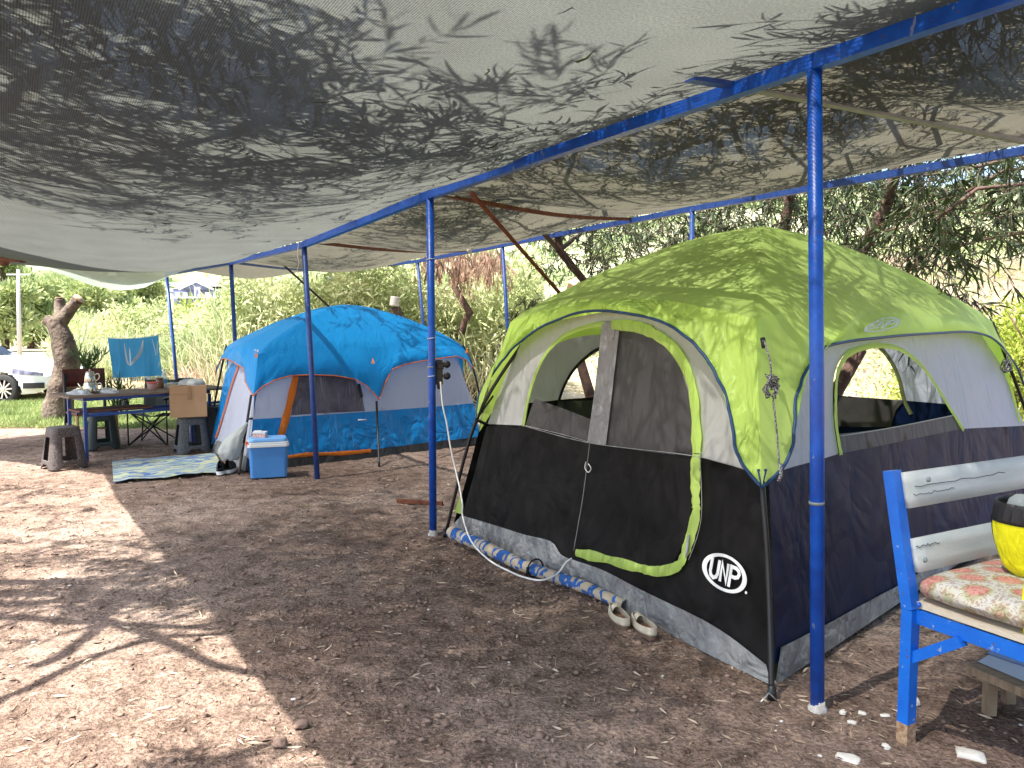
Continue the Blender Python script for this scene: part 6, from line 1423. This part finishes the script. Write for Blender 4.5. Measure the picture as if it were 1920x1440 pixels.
# ================================================================ FAR TREES, HOUSE, POLES
PINE = mat('pine_needles', (.24, .32, .12), .8, (.46, .52, .25), nscale=.35, trans=.25)
def pine(px, Y, h, r, label, seed):
    x = at(px, Y); t = thing('pine_tree', label, 'tree', (x, Y, 0), group='pine trees beyond the field'); rr = np.random.default_rng(seed)
    mb = MB(); mb.tube([(x, Y, -.5), (x + .2, Y, h * .5), (x, Y, h * .93)], [.28, .2, .05], 8); mb.build('trunk', TRB, t)
    nc = 34; Bs = []; Ds = []
    for k in range(nc):
        z = h * (.12 + .86 * rr.random()); a = rr.random() * 6.28; R_ = r * (1.05 - .75 * (z / h)) * (.35 + .65 * rr.random()); cx, cy = x + R_ * math.cos(a), Y + R_ * math.sin(a)
        n = 150; v = rr.normal(size=(n, 3)); v /= np.linalg.norm(v, axis=1, keepdims=True); Bs.append(v * rr.uniform(.2, 1, (n, 1)) * np.array([[1.0, 1.0, .7]]) * r * .30 + np.array([[cx, cy, z]])); Ds.append(v + np.array([[0, 0, .4]]))
    B = np.concatenate(Bs); leaf_object('crown', B, np.concatenate(Ds), rr.uniform(.3, .7, len(B)), .16, PINE, t, simple=True)
pine(10, 52, 6.5, 2.6, 'pine tree at the far left edge above the white car', 1)
pine(58, 60, 5.8, 2.4, 'second pine from the left edge, behind the utility pole', 2)
pine(118, 64, 6.3, 2.8, 'pine tree right behind the sawn limbs of the pruned stump', 3)
pine(165, 56, 5.0, 2.4, 'small round pine just right of the pruned stump', 4)
pine(222, 66, 5.3, 2.6, 'pine tree under the lowest sag of the grey green tarp', 5)
pine(275, 70, 6.4, 2.7, 'dark pine tree just left of the far left blue post', 6)
n = 1100; px = RNG.uniform(-300, 2100, n); Y = RNG.uniform(95, 520, n); Bs = []; Ds = []; LL = []
for a, y in zip(px, Y):
    x = at(a, y); r_ = RNG.uniform(1.2, 2.8) * (1 + y / 400); m_ = 42; v = RNG.normal(size=(m_, 3)); v /= np.linalg.norm(v, axis=1, keepdims=True)
    q = v * RNG.uniform(.3, 1, (m_, 1)) * r_; q[:, 2] = np.abs(q[:, 2]) * .9; Bs.append(q + np.array([[x, y, hill_h(x, y)]])); Ds.append(v); LL.append(np.full(m_, r_ * .5))
o = leaf_object('hillside_scrub', np.concatenate(Bs), np.concatenate(Ds), np.concatenate(LL), np.concatenate(LL) * .6, mat('far_scrub', (.15, .22, .08), .9, (.30, .35, .16), nscale=.05, trans=.2), simple=True); tag(o, 'scrub and small trees covering the far hillside', 'scrub', kind='stuff')
hY = 150; hx = at(374, hY); hz = P(374, 552, hY).z; k_ = hY / F
hs = thing('distant_house', 'white house with blue grey gable front and wide low roof on the far hillside', 'house', (hx, hY, hz - 2))
HW = mat('house_white', (.7, .7, .7), .7); HB = mat('house_blue_grey', (.13, .15, .26), .7); HR = mat('house_roof_pale', (.62, .60, .60), .7)
mb = MB(); mb.box((hx, hY + 4, hz - 1.0), (92 * k_, 8, 2 + 22 * k_)); mb.build('wall', HB, hs)
mb = MB(); w2 = 48 * k_; zt2 = hz + 9 * k_
mb.prism([(hx - w2, hY - .3, zt2 + 6 * k_), (hx + w2, hY - .3, zt2 + 6 * k_), (hx + w2, hY - .3, zt2 + 13 * k_), (hx, hY - .3, zt2 + 15 * k_), (hx - w2, hY - .3, zt2 + 13 * k_)], (0, 0, 0), (0, 9, 0)); mb.build('roof', HR, hs)
mb = MB(); mb.prism([(hx - 30 * k_, hY - .5, zt2), (hx + 30 * k_, hY - .5, zt2), (hx, hY - .5, zt2 + 13 * k_)], (0, 0, 0), (0, .3, 0)); mb.build('gable', HB, hs)
for s_ in (-1, 1):
    mb = MB(); mb.bar((hx + s_ * 32 * k_, hY - .7, zt2), (hx, hY - .7, zt2 + 15 * k_), .3, 2.2 * k_, up=(0, 1, 0)); mb.build('gable_trim', HW, hs)
mb = MB(); mb.box((hx + 2 * k_, hY - .6, hz + 3 * k_), (10 * k_, .4, 20 * k_)); d_ = mb.build('doorway', HW, hs)
mb = MB(); mb.box((hx + 2 * k_, hY - .9, hz + 2 * k_), (4 * k_, .2, 12 * k_)); mb.build('glass', HB, d_)
for x_ in (-36, -22, 20, 34):
    mb = MB(); mb.box((hx + x_ * k_, hY - .2, hz + 0 * k_), (8 * k_, .3, 7 * k_)); mb.build('window', HW, hs)
mb = MB(); mb.box((hx, hY - .6, hz - 6 * k_), (94 * k_, .6, 2.4 * k_)); mb.build('balcony', HW, hs)
mb = MB(); c = P(388, 530, 170); mb.lathe([(.6, 0), (.45, 1), (.05, 2.6)], c, 10); mb.lathe([(.6, -4), (.6, 0)], c, 10); tag(mb.build('spire', mat('yellow_roof', (.6, .45, .08), .7)), 'small yellow pointed spire above the roof of the distant house', 'spire')
fb = thing('distant_building', 'pale two storey building frame between the pines at the left', 'building', (at(56, 95), 95, 0))
kk = 95 / F; bx_ = at(58, 95); z0_ = P(0, 595, 95).z; z1_ = P(0, 528, 95).z
mb = MB(); mb.box((bx_, 98, (z0_ + z1_) / 2 - .2), (24 * kk, 5, (z1_ - z0_) * .9 + 1.2)); mb.build('wall', HB, fb)
for k in range(3):
    mb = MB(); mb.box((bx_, 95.2, z0_ + (z1_ - z0_) * k / 2.2), (28 * kk, 1.0, 3 * kk)); mb.build('floor_slab', HW, fb)
for k in range(4):
    mb = MB(); mb.box((bx_ + (k - 1.5) * 8 * kk, 94.9, (z0_ + z1_) / 2), (1.6 * kk, .3, (z1_ - z0_) * .9)); mb.build('column', HW, fb)
UP = mat('pole_grey', (.42, .42, .44), .7)
def upole(px, y0, y1, Y, lab, arm=True):
    a, b = P(px, y1, Y), P(px, y0, Y); t = thing('utility_pole', lab, 'pole', (a.x, a.y, 0)); mb = MB(); mb.tube([(a.x, a.y, -.2), b], [.14, .09], 8); mb.build('mast', UP, t)
    if arm: mb = MB(); mb.bar(b + Vector((-.7, 0, -.3)), b + Vector((.7, 0, -.3)), .08, .08); mb.build('crossarm', UP, t)
upole(34, 505, 610, 46, 'pale utility pole standing before the pines at the far left')
upole(505, 508, 545, 90, 'thin pale pole on the hillside left of the third front post', False)
0 and thing('boundary_wall', 'low pale wall running behind the pines across the far side of the field', 'wall', (at(100, 44), 44, 0))
# ================================================================ LITTER ON THE GROUND
def scatter(n, x0, x1, y0, y1):
    Y = y0 + (y1 - y0) * RNG.random(n) ** 1.3; X = RNG.uniform(x0, x1, n) * (.35 + .65 * Y / y1); return X, Y, np.array([gh(x, y) for x, y in zip(X, Y)])
def flat(n): D = RNG.normal(size=(n, 3)); D[:, 2] = RNG.normal(size=n) * .12; return D
for nm, lab, n, L_, wd, m in (('dry_leaves', 'narrow dry leaves scattered over the dirt', 3000, .055, .008, mat('dry_leaf', (.30, .20, .13), .8, (.55, .45, .34), nscale=4)),
                              ('dark_litter', 'dark bits of bark and leaf scattered over the dirt', 4200, .035, .008, mat('dark_bits', (.06, .035, .025), .9, (.12, .08, .06), nscale=5)),
                              ('straw_bits', 'fine straw scattered over the dirt', 7000, .04, .002, STRW)):
    X, Y, Z = scatter(n, -7, 5, 1.9, 11.5); tag(leaf_object(nm, np.stack([X, Y, Z + .007], 1), flat(n), RNG.uniform(.4, 1.5, n) * L_, RNG.uniform(.6, 1.4, n) * wd, m, bend=.3), lab, 'litter', kind='stuff')
def pebbles(nm, lab, n, s0, s1, m, clus=None):
    X, Y, Z = scatter(n, -6, 5, 1.9, 10); 
    if clus is not None:
        k = RNG.random(n) < .5; c = np.array(clus)[RNG.integers(0, len(clus), n)]; X = np.where(k, c[:, 0] + RNG.normal(size=n) * .45, X); Y = np.where(k, c[:, 1] + RNG.normal(size=n) * .45, Y)
    s = s0 + (s1 - s0) * RNG.random(n) ** 4; base = np.array([[1, 0, 0], [0, 1, 0], [-1, 0, 0], [0, -1, 0], [0, 0, .8], [0, 0, -.8], [.62, .62, .35], [-.62, .62, .3], [-.62, -.62, .35], [.62, -.62, .3]])
    tri = [(0, 6, 4), (6, 1, 4), (1, 7, 4), (7, 2, 4), (2, 8, 4), (8, 3, 4), (3, 9, 4), (9, 0, 4), (0, 5, 1), (1, 5, 2), (2, 5, 3), (3, 5, 0), (0, 1, 6), (1, 2, 7), (2, 3, 8), (3, 0, 9)]
    a = RNG.random(n) * 6.28; V = base[None] * (1 + RNG.normal(size=(n, 10, 1)) * .18) * s[:, None, None] * np.stack([RNG.uniform(.7, 1.3, n), RNG.uniform(.7, 1.3, n), RNG.uniform(.5, .9, n)], 1)[:, None]
    R_ = np.stack([np.stack([np.cos(a), -np.sin(a), 0 * a], 1), np.stack([np.sin(a), np.cos(a), 0 * a], 1), np.stack([0 * a, 0 * a, 1 + 0 * a], 1)], 1); V = np.einsum('nij,nkj->nki', R_, V) + np.stack([X, Y, Z + s * .12], 1)[:, None]
    me = bpy.data.meshes.new(nm); me.vertices.add(n * 10); me.vertices.foreach_set('co', V.reshape(-1).astype(np.float32)); li = (np.array(tri).reshape(-1)[None] + (np.arange(n) * 10)[:, None]).reshape(-1)
    me.loops.add(len(li)); me.loops.foreach_set('vertex_index', li.astype(np.int32)); k = n * 16; me.polygons.add(k); me.polygons.foreach_set('loop_start', (np.arange(k) * 3).astype(np.int32)); me.polygons.foreach_set('loop_total', np.full(k, 3, np.int32))
    me.update(calc_edges=True); me.materials.append(m); o = bpy.data.objects.new(nm, me); COL.objects.link(o); tag(o, lab, 'litter', kind='stuff')
pebbles('clods', 'small brown clods and gravel over the dirt', 9000, .003, .017, BRS, [(.2, 4.5), (-1.0, 4.2), (-.3, 3.3), (.5, 3.6), (-1.5, 5), (0, 5.2)])
pebbles('pale_gravel', 'small pale stones scattered over the dirt', 420, .003, .011, STN)
# leaves fallen on top of the big net
n = 46; B = []; 
for _ in range(n):
    u, v = RNG.uniform(.05, .6), RNG.uniform(.30, .62); p = netL(u, v); B.append((p.x, p.y, p.z + .006))
tag(leaf_object('fallen_leaves', np.array(B), flat(n), RNG.uniform(.05, .15, n), .012, LEAF, bend=.6), 'curled dead leaves lying scattered on top of the big grey net', 'litter', kind='stuff')
